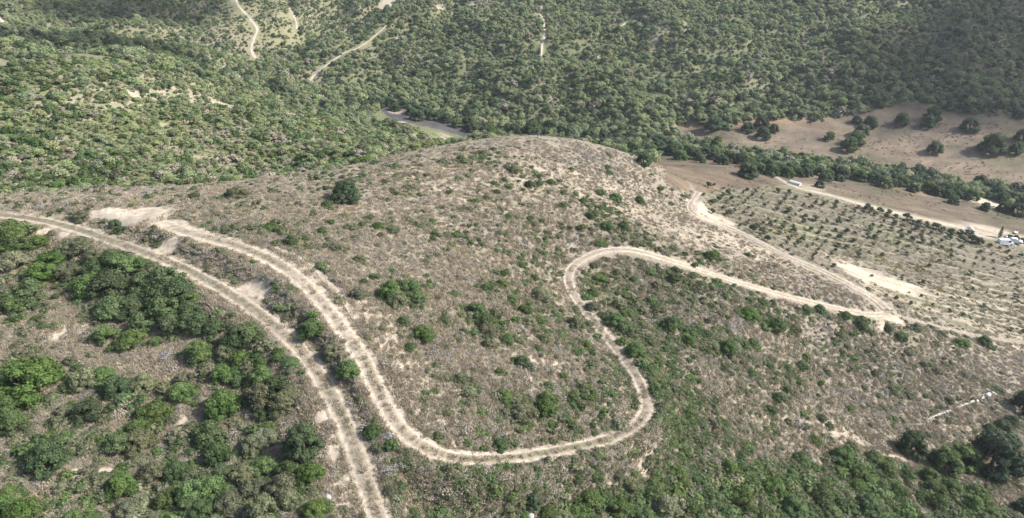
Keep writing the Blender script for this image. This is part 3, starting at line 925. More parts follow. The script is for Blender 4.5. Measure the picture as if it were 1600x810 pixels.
# ------------------------------------------------------------------ scattered ground cover (uncountable)
def scatter(name, label, cat, pts, scl, rot, pick, meshes):
    """one object of points; geometry nodes set a plant on each"""
    c = bpy.data.collections.new(name + "_plants")
    for i, me in enumerate(meshes):
        o = bpy.data.objects.new("%s_plant.%03d" % (name, i), me)
        c.objects.link(o)
    me = bpy.data.meshes.new(name)
    me.vertices.add(len(pts))
    me.vertices.foreach_set("co", np.asarray(pts, np.float32).ravel())
    a = me.attributes.new("scl", 'FLOAT_VECTOR', 'POINT')
    a.data.foreach_set("vector", np.asarray(scl, np.float32).ravel())
    a = me.attributes.new("rot", 'FLOAT_VECTOR', 'POINT')
    a.data.foreach_set("vector", np.asarray(rot, np.float32).ravel())
    a = me.attributes.new("pick", 'INT', 'POINT')
    a.data.foreach_set("value", np.asarray(pick, np.int32).ravel())
    o = put(name, me, kind="stuff", label=label, category=cat)
    ng = bpy.data.node_groups.new(name, 'GeometryNodeTree')
    ng.interface.new_socket("Geometry", in_out='INPUT', socket_type='NodeSocketGeometry')
    ng.interface.new_socket("Geometry", in_out='OUTPUT', socket_type='NodeSocketGeometry')
    N = ng.nodes
    gi, go = N.new("NodeGroupInput"), N.new("NodeGroupOutput")
    ci = N.new("GeometryNodeCollectionInfo")
    ci.inputs["Collection"].default_value = c
    ci.inputs["Separate Children"].default_value = True
    ci.inputs["Reset Children"].default_value = True
    ip = N.new("GeometryNodeInstanceOnPoints")
    ip.inputs["Pick Instance"].default_value = True
    def attr(nm, ty):
        n = N.new("GeometryNodeInputNamedAttribute")
        n.data_type = ty
        n.inputs["Name"].default_value = nm
        return n.outputs["Attribute"]
    er = N.new("FunctionNodeEulerToRotation")
    L = ng.links
    L.new(gi.outputs[0], ip.inputs["Points"])
    L.new(ci.outputs[0], ip.inputs["Instance"])
    L.new(attr("pick", 'INT'), ip.inputs["Instance Index"])
    L.new(attr("rot", 'FLOAT_VECTOR'), er.inputs[0])
    L.new(er.outputs[0], ip.inputs["Rotation"])
    L.new(attr("scl", 'FLOAT_VECTOR'), ip.inputs["Scale"])
    L.new(ip.outputs[0], go.inputs[0])
    md = o.modifiers.new("plants", 'NODES')
    md.node_group = ng
    return o

def spin(n, tilt=.12):
    return np.stack([rng.normal(0, tilt, n), rng.normal(0, tilt, n), rng.uniform(0, 2 * math.pi, n)], 1)

def on_ground(x, y, sink=.03):
    return np.stack([x, y, gz(x, y) + CAMZ - sink], 1)

def track_clear(x, y, m=1.15):
    d, _, w = near_lines(x, y, (0, 1))
    d2, _, w2 = near_lines(x, y, (2, 3))
    return (d > w * m) & (d2 > w2 * m * .95)

# ------------------------------------------------------------------ shrubs and trees one can tell apart: pixel of the crown's middle, width in pixels, look
LIST = """
22 358 50 m;12 392 35 b;30 384 45 m;64 374 30 b;24 408 50 o;82 406 42 b;70 428 45 b;108 386 45 o;130 380 36 o;108 426 40 o;148 400 30 o;180 404 50 m;152 420 45 b;194 418 55 b;222 414 30 m;140 442 50 m;172 442 60 d;230 442 55 d;260 436 55 d;250 458 60 d;280 454 50 d;300 464 30 b;48 458 50 m;24 474 40 m;180 478 50 m;210 478 50 d;260 482 60 d;300 482 45 d;90 477 14 o;180 348 22 d;128 336 30 o
168 522 38 b;210 528 45 b;244 530 22 b;226 502 45 d;270 504 45 d;296 502 45 d;52 592 88 b;12 640 45 b;136 590 45 o;160 586 40 m;186 602 45 d;226 598 40 o;284 610 45 m;310 550 40 m;140 642 45 d;110 562 22 o;240 642 50 b;120 574 20 m
390 520 50 d;370 530 45 m;312 502 45 d;336 506 35 d;314 548 40 m;354 550 35 o;376 556 30 b;374 578 30 b;372 594 24 b;408 568 28 b;436 556 22 b;454 564 28 m;350 584 36 m;408 590 40 m;436 598 50 d;452 610 36 o;410 618 50 o;440 630 45 o;348 630 55 b;408 644 30 m;488 512 46 m;518 548 34 o;544 576 42 b;574 524 16 o;536 532 12 o
26 662 45 b;220 668 45 b;188 694 45 m;220 690 45 o;76 716 60 d;56 700 18 m;90 686 28 m;192 758 48 v;96 762 26 o;16 766 30 b;40 796 60 b;12 786 40 m;112 806 30 m;144 806 30 m;240 738 45 o;260 780 40 b;300 770 50 m;276 736 40 m;200 794 40 o;296 792 40 m
326 676 50 m;340 708 45 m;420 666 30 b;412 680 40 o;396 694 40 o;484 736 40 b;412 728 45 m;386 740 45 o;448 734 40 d;334 762 50 m;360 780 50 o;396 762 45 o;440 762 50 o;454 780 40 o;490 794 40 b;412 794 50 o;316 796 45 m;348 736 30 d;584 670 34 m;590 696 26 o;614 718 16 b;600 746 18 o;612 762 30 o;536 794 18 o;566 802 14 o
625 760 30 m;645 801 30 m;678 611 16 b;662 612 14 m;787 618 30 m;938 648 18 m;905 668 20 m;925 662 16 m;864 685 20 o;780 692 32 d;760 677 12 m;810 645 36 o;850 635 40 m;881 651 20 m;692 587 22 o;719 590 28 o;699 645 16 o;854 796 40 m;786 793 18 m;901 746 24 m;932 742 28 m;918 773 50 m;962 790 54 b;900 798 50 m;985 750 40 o;1019 756 50 m;1056 742 45 m;1036 788 55 o;1050 688 26 m;965 739 24 o;1002 801 40 m
1138 729 34 b;1080 742 34 m;1110 776 52 m;1155 780 52 b;1073 790 44 b;1171 742 34 m;1208 731 30 m;1205 760 50 m;1235 739 28 b;1249 716 36 b;1273 685 26 b;1296 683 12 m;1239 793 50 m;1279 770 50 m;1296 798 40 m;1340 739 40 m;1313 712 45 m;1364 712 36 m;1337 756 36 b;1354 786 46 d;1384 732 36 m;1401 763 34 b;1377 757 30 m;1330 695 24 o;1451 742 38 m;1458 760 40 b;1485 759 42 m;1526 770 46 m;1516 786 42 b;1462 782 42 m;1549 801 34 m;1566 661 30 d;1580 655 26 d;1546 668 24 m
1217 621 28 d;1205 638 26 d;1229 609 18 m;1202 570 18 b;1175 580 22 b;1246 596 14 b;1259 557 20 m;1252 570 24 m;1232 574 22 m;1328 638 16 m;1392 607 16 o;1359 663 12 m;1283 651 20 o;1256 665 18 o;1232 658 16 o;1197 670 16 m;1131 658 18 b;1482 624 18 o;1293 582 16 o
936 432 30 m;990 434 16 b;1054 420 16 d;1052 434 24 d;1096 442 22 m;1112 444 18 m;1018 420 16 o;1026 444 18 o;1112 398 36 m;1086 414 14 m;978 488 26 m;966 474 26 o;1024 476 22 m;1052 506 40 m;1070 512 22 m;1076 530 28 b;992 546 36 m;960 502 40 m;974 514 36 m;952 490 20 m;1170 488 34 b;1192 470 22 d;1170 468 18 m;1132 462 16 m;1176 532 20 b;1136 542 36 m;1112 538 26 o;924 456 24 m;926 476 26 o;964 424 16 m
1260 482 26 d;1280 482 20 m;1344 500 30 d;1320 492 20 m;1352 512 18 m;1312 522 16 m;1330 520 16 m;1388 512 18 d;1406 524 24 m;1432 510 24 o;1242 512 24 o;1214 506 36 m;1188 468 14 m;1206 472 14 m;1198 490 16 m;1214 484 16 m;1502 534 26 b;1538 533 26 d;1470 520 14 o
420 354 24 m;436 358 20 m;454 376 26 d;502 360 20 m;590 350 22 b;354 358 20 o;562 404 22 o;584 430 18 m;568 438 16 m;560 456 30 o;610 456 46 m;524 384 24 o;478 372 16 m
662 520 40 v;630 500 24 m;694 496 24 d;758 500 40 m;760 512 34 o;724 516 20 m;716 530 14 m;642 540 24 m;696 540 12 m;764 536 26 o;792 528 26 m;852 528 26 o;840 542 18 m;816 564 30 m;780 578 20 m;740 576 14 m;720 590 26 m;786 616 30 m;856 622 40 m;858 600 22 m;880 586 16 m;894 620 24 m;820 642 44 o;788 644 24 o;914 536 20 m;900 504 36 o;912 618 20 m;826 500 30 o
640 445 40 m;620 466 40 o;650 462 36 m;710 456 20 b;734 378 16 m;776 390 14 m;850 394 16 v;864 398 14 m;814 412 16 m;784 442 24 m;760 448 26 m;800 466 26 m;744 484 36 m;846 460 40 o;820 482 26 m;834 432 20 m;796 392 16 o;712 366 16 m;680 364 16 m;676 344 14 m;752 380 14 m
828 288 20 d;860 282 18 d;844 286 16 m;794 290 14 m;788 280 12 m;776 298 14 d;760 307 16 d;772 284 14 m;804 264 24 o;880 300 12 m;898 302 14 m;938 300 20 m;962 308 24 m;912 312 18 d;938 323 14 m;924 334 24 d;998 312 20 m;950 268 16 d;948 260 14 m;948 352 26 m;974 352 22 m;876 348 14 o;513 317 24 b;370 300 36 o
"""
# trees: pixel of the crown's middle, width, look, label
TREES = [
 (541,300,41,'d',"lone round dark green tree on the bare crest of the hill"),
 (476,684,58,'d',"tall rounded blue green tree beside the twin rut track at lower left"),
 (832,778,30,'d',"small dark tree casting its shadow on bare sand below the track's lowest bend"),
 (1421,690,46,'d',"lone dark round tree at the head of the gully at lower right"),
 (1475,716,46,'m',"left one of two mid green trees beside the big dark tree at lower right"),
 (1504,710,46,'m',"right one of two mid green trees beside the big dark tree at lower right"),
 (1549,702,80,'d',"largest dark green tree at lower right"),
 (1597,628,38,'d',"dark tree cut off by the right edge above the big tree"),
 (1597,788,26,'d',"dark tree at the right edge near the bottom corner"),
 (1168,199,18,'d',"leftmost tree of the clump of four in the brown field beyond the stream"),
 (1190,192,23,'d',"rear tree of the clump of four in the brown field beyond the stream"),
 (1192,209,22,'d',"front tree of the clump of four in the brown field beyond the stream"),
 (1208,201,16,'d',"rightmost tree of the clump of four in the brown field beyond the stream"),
 (1114,192,26,'d',"dark tree at the left tip of the brown field beyond the stream"),
 (1338,187,14,'d',"small tree left of the upper end of the slanting tree row in the brown field"),
 (1359,191,20,'d',"round tree at the upper end of the slanting tree row in the brown field"),
 (1345,204,22,'d',"upper tree of the slanting row in the brown field"),
 (1337,216,26,'m',"middle tree of the slanting row in the brown field"),
 (1325,227,26,'m',"lowest tree of the slanting row in the brown field"),
 (1296,213,16,'m',"small pale tree standing alone left of the slanting row in the brown field"),
 (1408,187,22,'d',"round tree standing alone near the upper edge of the brown field"),
 (1456,179,26,'d',"rear tree of the pair near the top of the brown field"),
 (1448,191,22,'d',"front tree of the pair near the top of the brown field"),
 (1514,196,24,'d',"round tree in the upper right of the brown field"),
 (1460,231,22,'d',"small round tree alone in the middle right of the brown field"),
 (1549,224,38,'d',"widest tree in the brown field near the right edge"),
 (1586,233,22,'d',"tree just right of the widest tree in the brown field"),
 (1597,213,24,'d',"tree cut off by the right edge of the brown field"),
 (1590,180,16,'d',"small tree at the upper right corner of the brown field"),
 (1168,266,30,'d',"spreading tree standing clear in front of the stream side trees"),
 (1005,249,26,'d',"dark tree at the left end of the lower valley field"),
 (770,213,26,'b',"bright rounded tree just behind the crest left of the summit"),
 (832,208,26,'b',"bright green tree poking up just behind the hill's summit"),
 (652,180,22,'d',"dark tree standing at the edge of the grey field in the valley"),
]
LOOK = {'b': ('bright', 'bright green'), 'm': ('mid', 'mid green'), 'd': ('dark', 'dark green'), 'o': ('olive', 'grey green'), 'v': ('vivid', 'vivid light green')}

A_LINE = [(-200,330),(0,336),(130,361),(250,403),(350,453),(440,517),(505,594),(550,686),(586,790),(604,850)]
B_LINE = [(150,325),(262,352),(350,378),(450,421),(525,496),(578,580),(615,657),(670,706),(700,760),(700,850)]
def region(u, v):
    ax = np.interp(v, [p[1] for p in A_LINE], [p[0] for p in A_LINE])
    bx = np.interp(v, [p[1] for p in B_LINE], [p[0] for p in B_LINE])
    if v > 335 and u < ax:
        return "in the %s left thicket" % ("upper" if v < 490 else ("middle" if v < 650 else "lowest"))
    if v > 345 and u < bx: return "between the two left tracks"
    if v > 725 or (u > 1100 and v > 690): return "in the bottom right thicket" if u > 1090 else "below the track's lowest bend"
    if v > 670 and u > 1000: return "above the bottom right thicket"
    if u > 1040 and v > 470 and v > 0.35 * (u - 1040) + 440: return "on the brown slope far right"
    if v < 330: return "on the bare crest"
    if u > 1040: return "beside the track right of the loop"
    if u > 905 and v < 700 and u > np.interp(v, [390, 436, 510, 571, 632, 700], [975, 890, 935, 985, 1016, 1016]): return "outside the loop's right curve"
    if v < 420: return "on the upper hill face"
    return "inside the hairpin loop"

ORD = ["leftmost", "second from left", "third from left", "fourth from left", "fifth from left", "sixth from left", "seventh from left", "eighth from left"]
def uniq(rows, noun):
    """rows of (what, where, u): labels told apart by their order from left to right"""
    lab, out = {}, {}
    for i, (what, where, u) in enumerate(rows):
        lab.setdefault((what, where), []).append(i)
    for (what, where), ids in lab.items():
        ids = sorted(ids, key=lambda i: rows[i][2])
        n = len(ids)
        for r, i in enumerate(ids):
            if n == 1: q = "%s %s %s" % (what, noun, where)
            elif n == 2: q = "%s of two %ss %s %s" % (("left", "right")[r], noun, where, "") if False else "%s %s %s %s" % (("left", "right")[r], what, noun, where)
            elif r == n - 1: q = "rightmost %s %s %s" % (what, noun, where)
            elif r < len(ORD): q = "%s %s %s %s" % (ORD[r], what, noun, where)
            elif n - 1 - r <= 4: q = "%s %s %s %s" % (["", "second from right", "third from right", "fourth from right", "fifth from right"][n - 1 - r], what, noun, where)
            else: q = "%s %s toward the middle of its kind %s" % (what, noun, where)
            out[i] = q
    return out
items = []
for tok in LIST.replace("\n", ";").split(";"):
    q = tok.split()
    if len(q) == 4:
        items.append((float(q[0]), float(q[1]), float(q[2]), q[3]))
rows = [(("large " if w >= 42 else ("small " if w < 20 else "medium ")) + LOOK[k][1], region(u, v), u) for (u, v, w, k) in items]
labels = uniq(rows, "shrub")
groups = ["shrubs " + r[1] for r in rows]
TAKEN = []

def base_of(u, v, w, f):
    """ground under a crown seen at pixel (u, v); f is how far below its middle the foot shows"""
    P, D = hit([(u, v + f * w)], R)
    x, y = P[0][:2]
    return x, y, float(gz(x, y)) + CAMZ, D[0]

def plant(name, label, cat, group, loc, size, crown_me, trunk_me, hz, crown_name, trunk_name):
    o = thing(name, label, cat, loc, random.uniform(0, 6.28), group, (size, size * random.uniform(.92, 1.08), size * hz))
    put(trunk_name, trunk_me, o)
    put(crown_name, crown_me, o)
    TAKEN.append((loc[0], loc[1], size * .5))
    return o

for i, (u, v, w, k) in enumerate(items):
    x, y, z, d = base_of(u, v, w, .22)
    size = w * d / FPX * (1.20 if 'left thicket' in labels[i] else 1.04)
    hz = random.uniform(.75, 1.0) if w > 30 else random.uniform(.6, .9)
    plant("shrub", labels[i], "shrub", groups[i], (x, y, z - .05), size, SHRUB_ME['deep' if k == 'd' else LOOK[k][0]][i % 4], STEM_ME[i % 2], hz, "foliage", "stems")
for i, (u, v, w, k, lb) in enumerate(TREES):
    x, y, z, d = base_of(u, v, w, .36)
    if lb.startswith("bright"):
        x, y, z, d = base_of(u, v - 10, w, 0)
        P = rays([(u, v)])[0] * (d - 12)
        x, y = P[0], P[1]
        z = float(gz(x, y)) + CAMZ
    size = w * d / FPX * 1.08
    plant("tree", lb, "tree", "trees of the brown field" if "brown field" in lb else None, (x, y, z - .05), size, TREE_ME[LOOK[k][0]][i % 4], TRUNK_ME[i % 3], 1.0, "crown", "trunk")

# stream side wood: rows of trees along the valley stream
ROW = [(548,156,0,10),(600,157,0,10),(650,165,0,10),(700,177,0,11),(760,196,0,16),(820,204,-6,20),(880,210,-6,22),(940,222,-4,24),(990,232,-4,22),(1040,229,-4,22),(1090,238,0,16),(1140,243,0,16),(1190,252,0,18),(1240,260,0,18),(1300,267,0,16),(1360,272,0,14),(1410,280,0,14),(1450,290,0,14),(1490,296,0,12),(1540,303,0,12),(1600,309,0,12),(1660,318,0,10)]
rowu = [r[0] for r in ROW]
cand = []
for u in np.arange(545, 1668, 5.2):
    vc = np.interp(u, rowu, [r[1] + r[2] for r in ROW])
    th = np.interp(u, rowu, [r[3] for r in ROW])
    n = 2 if th > 17 else 1
    for j in range(n):
        uu = u + rng.uniform(-3, 3)
        vv = vc + rng.uniform(-.5, .5) * th + 4
        if 1478 < uu < 1565 and 305 < vv < 322:
            continue
        cand.append((uu, vv, rng.uniform(17, 27) * np.interp(uu, [545, 760, 1200, 1660], [.75, .95, 1.0, 1.1])))
cand += [(1488,312,20),(1539,323,18),(1588,328,26),(1568,324,22),(1610,330,24),(1462,298,24),(1280,288,16)]
cand = [c for c in cand if not (1225 < c[0] < 1262 and c[1] > 274)]
P, D = hit([(c[0], c[1] + .3 * c[2]) for c in cand], R)
order = np.argsort([c[0] for c in cand])
kept = []
for i in order:
    p, d, w = P[i], D[i], cand[i][2]
    if d < 225:
        continue
    size = w * d / FPX
    if any((p[0] - q[0]) ** 2 + (p[1] - q[1]) ** 2 < (.36 * (size + q[2])) ** 2 for q in kept):
        continue
    kept.append((p[0], p[1], size, cand[i][0], cand[i][1], w))
MARKS = [(600, "beyond the valley fold"), (700, "along the grey field"), (790, "left of the hill's summit"), (900, "behind the hill's summit"), (985, "right of the hill's summit"), (1060, "at the lower field's left end"), (1140, "below the brown field's left tip"),
         (1215, "below the clump of four"), (1265, "behind the white tunnel"), (1345, "below the slanting tree row"), (1430, "below the middle of the brown field"), (1500, "left of the pale stream bed"), (1560, "behind the pale stream bed"), (9999, "at the right edge")]
rows = []
for i, (x, y, size, u, v, w) in enumerate(kept):
    rows.append(("rounded dark green" if i % 4 != 2 else "rounded mid green", [m[1] for m in MARKS if u < m[0]][0], u))
tl = uniq(rows, "stream side tree")
for i, (x, y, size, u, v, w) in enumerate(kept):
    c = 'mid' if i % 4 == 2 else 'dark'
    plant("tree", tl[i], "tree", "stream side trees", (x, y, float(gz(x, y)) + CAMZ - .1), size, TREE_ME[c][i % 4], TRUNK_ME[i % 3], random.uniform(.8, 1.0), "crown", "trunk")

# ------------------------------------------------------------------ young trees of the plantation
sap = []
for r in 5.2 * np.arange(17, 51) + 3.7:
    for x in np.arange(30, 200, 2.9):
        yv = r - .10 * x - 2.2 * float(fbm(np.array([x]), np.array([r]), 40, 71, 2)[0]) + rng.normal(0, .18)
        sap.append((x + rng.normal(0, .4), yv))
sap = np.array(sap)
szz = samp(R, sap[:, 0], sap[:, 1])
Zs = zones(np.stack([sap[:, 0], sap[:, 1], szz], 1))
dens = np.interp(Zs['v'], [285, 310, 380, 420, 450, 530], [.55, .85, .9, .55, .32, .22])
dens = dens * np.where((Zs['u'] > 1300) & (Zs['u'] < 1440) & (Zs['v'] > 405) & (Zs['v'] < 462), .25, 1)
ok = Zs['plant'] & (rng.uniform(size=len(sap)) < dens) & track_clear(sap[:, 0], sap[:, 1], 1.4) & (Zs['u'] < 1640)
sap, su, sv, sd = sap[ok], Zs['u'][ok], Zs['v'][ok], Zs['d'][ok]
extra = [(1352 + 12 * k + rng.uniform(-4, 4), 322 + 3.35 * k + 5 + rng.uniform(-2, 4)) for k in range(16)]
extra += [(1400 + 14 * k + rng.uniform(-5, 5), 352 + 3.1 * k + rng.uniform(-4, 4)) for k in range(10)]
P, D = hit(extra, R)
sap = np.concatenate([sap, P[:, :2]])
su = np.concatenate([su, [e[0] for e in extra]])
sv = np.concatenate([sv, [e[1] for e in extra]])
ssize = np.clip(rng.normal(1.25, .38, len(sap)), .5, 2.1) * np.interp(sv, [290, 330, 380, 430, 520], [1.0, 1.25, 1.15, .85, .75])
ssize[-26:] *= 1.35
order = np.argsort(-ssize)
N_IND = 300
for r, i in enumerate(order[:N_IND]):
    x, y = sap[i]
    where = "in the upper left of the hillside plantation" if su[i] < 1270 and sv[i] < 400 else ("along the road side of the plantation" if sv[i] < .28 * (su[i] - 1290) + 335 else ("in the middle rows of the plantation" if sv[i] < 430 else "on the pale lower terraces of the plantation"))
    plant("sapling", "young round %s tree %s" % ("olive green" if ssize[i] < 1.6 else "larger dark green", where), "young tree", "young trees " + where,
          (x, y, float(gz(x, y)) + CAMZ - .03), ssize[i], SAP_ME[i % 3], SAPTR_ME[i % 2], random.uniform(.75, 1.0), "crown", "trunk")
rest = order[N_IND:]
if len(rest):
    scatter("sapling_rows", "smallest young trees filling out the plantation rows", "young trees", on_ground(sap[rest, 0], sap[rest, 1]),
            np.repeat(ssize[rest][:, None], 3, 1), spin(len(rest), .03), rng.integers(0, 3, len(rest)), SAP_ME)
print("saplings", len(sap), "shrubs", len(items), "stream trees", len(kept))

# ------------------------------------------------------------------ hillside woods beyond the valley and the bushy left slope (masses)
TK = np.array(TAKEN)
def free_of(x, y, f=.9):
    ok = np.ones(len(x), bool)
    cell = {}
    for (a, b, r) in TK:
        for ix in range(int((a - r) // 4), int((a + r) // 4) + 1):
            for iy in range(int((b - r) // 4), int((b + r) // 4) + 1):
                cell.setdefault((ix, iy), []).append((a, b, (r * f) ** 2))
    for i in range(len(x)):
        for (a, b, r2) in cell.get((int(x[i] // 4), int(y[i] // 4)), ()):
            if (x[i] - a) ** 2 + (y[i] - b) ** 2 < r2:
                ok[i] = False
                break
    return ok

def jgrid(x0, x1, y0, y1, s):
    a, b = np.meshgrid(np.arange(x0, x1, s), np.arange(y0, y1, s))
    a, b = a.ravel(), b.ravel()
    return a + rng.uniform(-.48, .48, len(a)) * s, b + rng.uniform(-.48, .48, len(b)) * s

def wedge(x, y, m=1.0):
    return np.abs(x) < .80 * y + 20

x, y = jgrid(-400, 400, 225, 560, 2.0)
Zz = zones(np.stack([x, y, samp(R, x, y)], 1))
n1, nb = fbm(x, y, 18, 111, 3), fbm(x, y, 60, 113, 2)
sd = blobs(x, y, SAND)
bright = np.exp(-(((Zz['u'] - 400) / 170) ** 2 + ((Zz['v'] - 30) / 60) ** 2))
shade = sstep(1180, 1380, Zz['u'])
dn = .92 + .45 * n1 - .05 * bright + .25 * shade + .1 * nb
def hides(x, y):
    """would stand just in front of a path or field that shows clear"""
    bad = np.zeros(len(x), bool)
    for k in (0, 1.2, 2.4, 3.6):
        d, _, w = near_lines(x, y + k, (3,))
        bad |= d < w + .7
    for k in (2, 6, 10, 14, 18, 22):
        zz = zones(np.stack([x, y + k, samp(R, x, y + k)], 1))
        bad |= zz['burnt']
    return bad
ok = Zz['far'] & wedge(x, y) & (sd < .45) & ~hides(x, y)
x, y, n1, bright, shade, dn = x[ok], y[ok], n1[ok], bright[ok], shade[ok], dn[ok]
ok = free_of(x, y, .8)
x, y, n1, bright, shade, dn = x[ok], y[ok], n1[ok], bright[ok], shade[ok], dn[ok]
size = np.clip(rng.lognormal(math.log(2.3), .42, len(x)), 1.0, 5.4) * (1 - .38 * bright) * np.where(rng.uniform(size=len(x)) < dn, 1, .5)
foot = sstep(360, 300, y)
size = np.minimum(size * (1 + .25 * foot), 6.5)
FARM = [leafmesh("far_bush", g, M['fargreen']) for g in FAR_GEO] + [leafmesh("far_bush", g, M['farpale']) for g in FAR_GEO[:3]] + [leafmesh("far_bush", g, M['mid']) for g in FAR_GEO[:3]] + [leafmesh("far_bush", FAR_GEO[0], M['twigbrown']), leafmesh("far_bush", FAR_GEO[2], M['dark'])]
r = rng.uniform(size=len(x)) + .35 * n1
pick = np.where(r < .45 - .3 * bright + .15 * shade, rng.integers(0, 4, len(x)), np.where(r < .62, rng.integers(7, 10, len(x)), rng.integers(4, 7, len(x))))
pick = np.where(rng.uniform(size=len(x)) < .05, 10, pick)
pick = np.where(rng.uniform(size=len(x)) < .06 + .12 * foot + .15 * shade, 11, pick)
print("far bushes", len(x))
scatter("hillside_wood", "mass of round green bushes covering the far hillsides beyond the valley", "bushes", on_ground(x, y, .15),
        np.stack([size, size, size * rng.uniform(.8, 1.15, len(x))], 1), spin(len(x), .05), pick, FARM)

x, y = jgrid(-260, 40, 112, 330, 1.5)
Zz = zones(np.stack([x, y, samp(R, x, y)], 1))
n1, sd = fbm(x, y, 16, 121, 3), blobs(x, y, SAND)
ok = Zz['left'] & (rng.uniform(size=len(x)) < .92 + .4 * n1) & (sd < .35) & ~hides(x, y)
x, y, n1, uu, vv = x[ok], y[ok], n1[ok], Zz['u'][ok], Zz['v'][ok]
ok = free_of(x, y, .8)
x, y, n1 = x[ok], y[ok], n1[ok]
size = np.clip(rng.lognormal(math.log(1.8), .42, len(x)), .8, 4.4)
LEFTM = FARM[:4] + FARM[4:7] + FARM[7:10] + [FARM[10]] + [leafmesh("slope_bush", SMALL_GEO[0], M['bright']), leafmesh("slope_bush", SMALL_GEO[1], M['twigbrown']), leafmesh("slope_bush", SMALL_GEO[2], M['olive'])]
r = rng.uniform(size=len(x)) + .4 * n1
pick = np.where(r < .42, rng.integers(4, 7, len(x)), np.where(r < .60, rng.integers(0, 4, len(x)), np.where(r < .84, 11, rng.integers(7, 10, len(x)))))
pick = np.where(rng.uniform(size=len(x)) < .2, rng.choice([10, 12, 13, 13, 13], len(x)), pick)
print("left bushes", len(x))
scatter("slope_scrub", "mass of low green bushes covering the slope behind the crest at left", "bushes", on_ground(x, y, .1),
        np.stack([size, size, size * rng.uniform(.65, .95, len(x))], 1), spin(len(x), .05), pick, LEFTM)

# ------------------------------------------------------------------ dry shrubs, heath and grass on the near hill
def px_points(n, u0=-160, u1=1760, v0=190, v1=900):
    uv = np.stack([rng.uniform(u0, u1, n), rng.uniform(v0, v1, n)], 1)
    P, D = hit(uv, R)
    return P[:, 0], P[:, 1], D, uv

x, y, D, uv = px_points(105000)
Zz = zones(np.stack([x, y, samp(R, x, y)], 1))
sd, gr, gn, pale = blobs(x, y, SAND), blobs(x, y, GREY), blobs(x, y, GREENB), blobs(x, y, PALE)
n1, n2 = fbm(x, y, 12, 131, 3), fbm(x, y, 4, 133, 2)
axx = np.interp(uv[:, 1], [p[1] for p in A_LINE], [p[0] for p in A_LINE])
thick = ((uv[:, 0] < axx) & (uv[:, 1] > 345)).astype(float)
botr = (uv[:, 0] > 870) & (uv[:, 1] > np.interp(uv[:, 0], [870, 1000, 1100, 1250, 1320, 1400, 1450, 1560, 1620], [790, 748, 732, 722, 704, 728, 742, 795, 830]))
def veils(x, y):
    """stands just in front of a track on the slope that falls away at right"""
    near_t = (x > 12) & (y > 95) & ~(track_clear(x, y + .8, 1.05) & track_clear(x, y, 1.2))
    return near_t | (x > 40) & (x < 77) & (y > 121.5) & ~(track_clear(x, y + 1.0, 1.0) & track_clear(x, y + 2.2, 1.0) & track_clear(x, y + 3.4, .9))
straw = sstep(.05, .4, fbm(x, y, 24, 139, 3))
keep = ~veils(x, y) & (rng.uniform(size=len(x)) > .55 * straw) & Zz['near'] & (sd < .42 + .3 * n2) & track_clear(x, y, .95) & (rng.uniform(size=len(x)) < .66 + .5 * n1 + .4 * gr + .4 * gn - .5 * pale - .25 * thick)
x, y, D, gr, gn, n1, n2, thick, botr, pale = [a[keep] for a in (x, y, D, gr, gn, n1, n2, thick, botr, pale)]
ok = free_of(x, y, .75)
x, y, D, gr, gn, n1, n2, thick, botr, pale = [a[ok] for a in (x, y, D, gr, gn, n1, n2, thick, botr, pale)]
HEATH = TWIG_ME['twig'] + TWIG_ME['twigblue'] + TWIG_ME['twigbrown'] + [leafmesh("heath", g, M['olive']) for g in SMALL_GEO] + [leafmesh("heath", g, M['mid']) for g in SMALL_GEO] + [leafmesh("heath", SMALL_GEO[0], M['yellow'])]
pg = np.clip(.24 + .95 * gn + .3 * n1 + .3 * fbm(x, y, 38, 137, 2) + .5 * botr - .16 * thick, 0, .92)
r = rng.uniform(size=len(x))
isg = r < pg
k = rng.integers(0, 3, len(x))
dry = np.where(rng.uniform(size=len(x)) < .02 + .18 * gr, 3, np.where(rng.uniform(size=len(x)) < .78 + .6 * n2 - .3 * gr, 6, 0)) + k
grn = np.where(rng.uniform(size=len(x)) < .62 - .3 * botr - .3 * gn, 9, 12) + k
pick = np.where(isg, grn, dry)
pick = np.where((rng.uniform(size=len(x)) < .0), 15, pick)
size = np.clip(rng.lognormal(math.log(.68), .36, len(x)), .3, 1.8) * np.where(isg, 1.4, 1.0) * np.interp(D, [60, 100, 200], [.95, 1.0, 1.25])
size *= (1 + .8 * botr * isg + .35 * thick * isg) * (1 - .25 * pale)
# low growth at the feet of the shrubs that stand apart
cx, cy, cs, cp = [], [], [], []
for (u, v, w, kk), t in zip(items, TAKEN):
    for q in range(3 if w < 24 else 5):
        a_, e_ = rng.uniform(0, 6.283), t[2] * rng.uniform(.7, 1.35)
        cx.append(t[0] + e_ * math.cos(a_))
        cy.append(t[1] + e_ * math.sin(a_) * .8)
        cs.append(rng.uniform(.5, 1.2) * min(2.2, .4 + .62 * t[2]))
        cp.append(rng.choice([12, 13, 14, 9, 10]))
cx, cy, cs, cp = map(np.array, (cx, cy, cs, cp))
tc_ = track_clear(cx, cy, 1.1) & (blobs(cx, cy, SAND) < .3)
x, y = np.concatenate([x, cx[tc_]]), np.concatenate([y, cy[tc_]])
size, pick = np.concatenate([size, cs[tc_]]), np.concatenate([pick, cp[tc_]])
print("heath", len(x))
scatter("dry_heath", "low grey dry shrubs and small green heath covering the near hill", "heath", on_ground(x, y, .05),
        np.stack([size, size, size * rng.uniform(.42, .8, len(x))], 1), spin(len(x), .12), pick, HEATH)

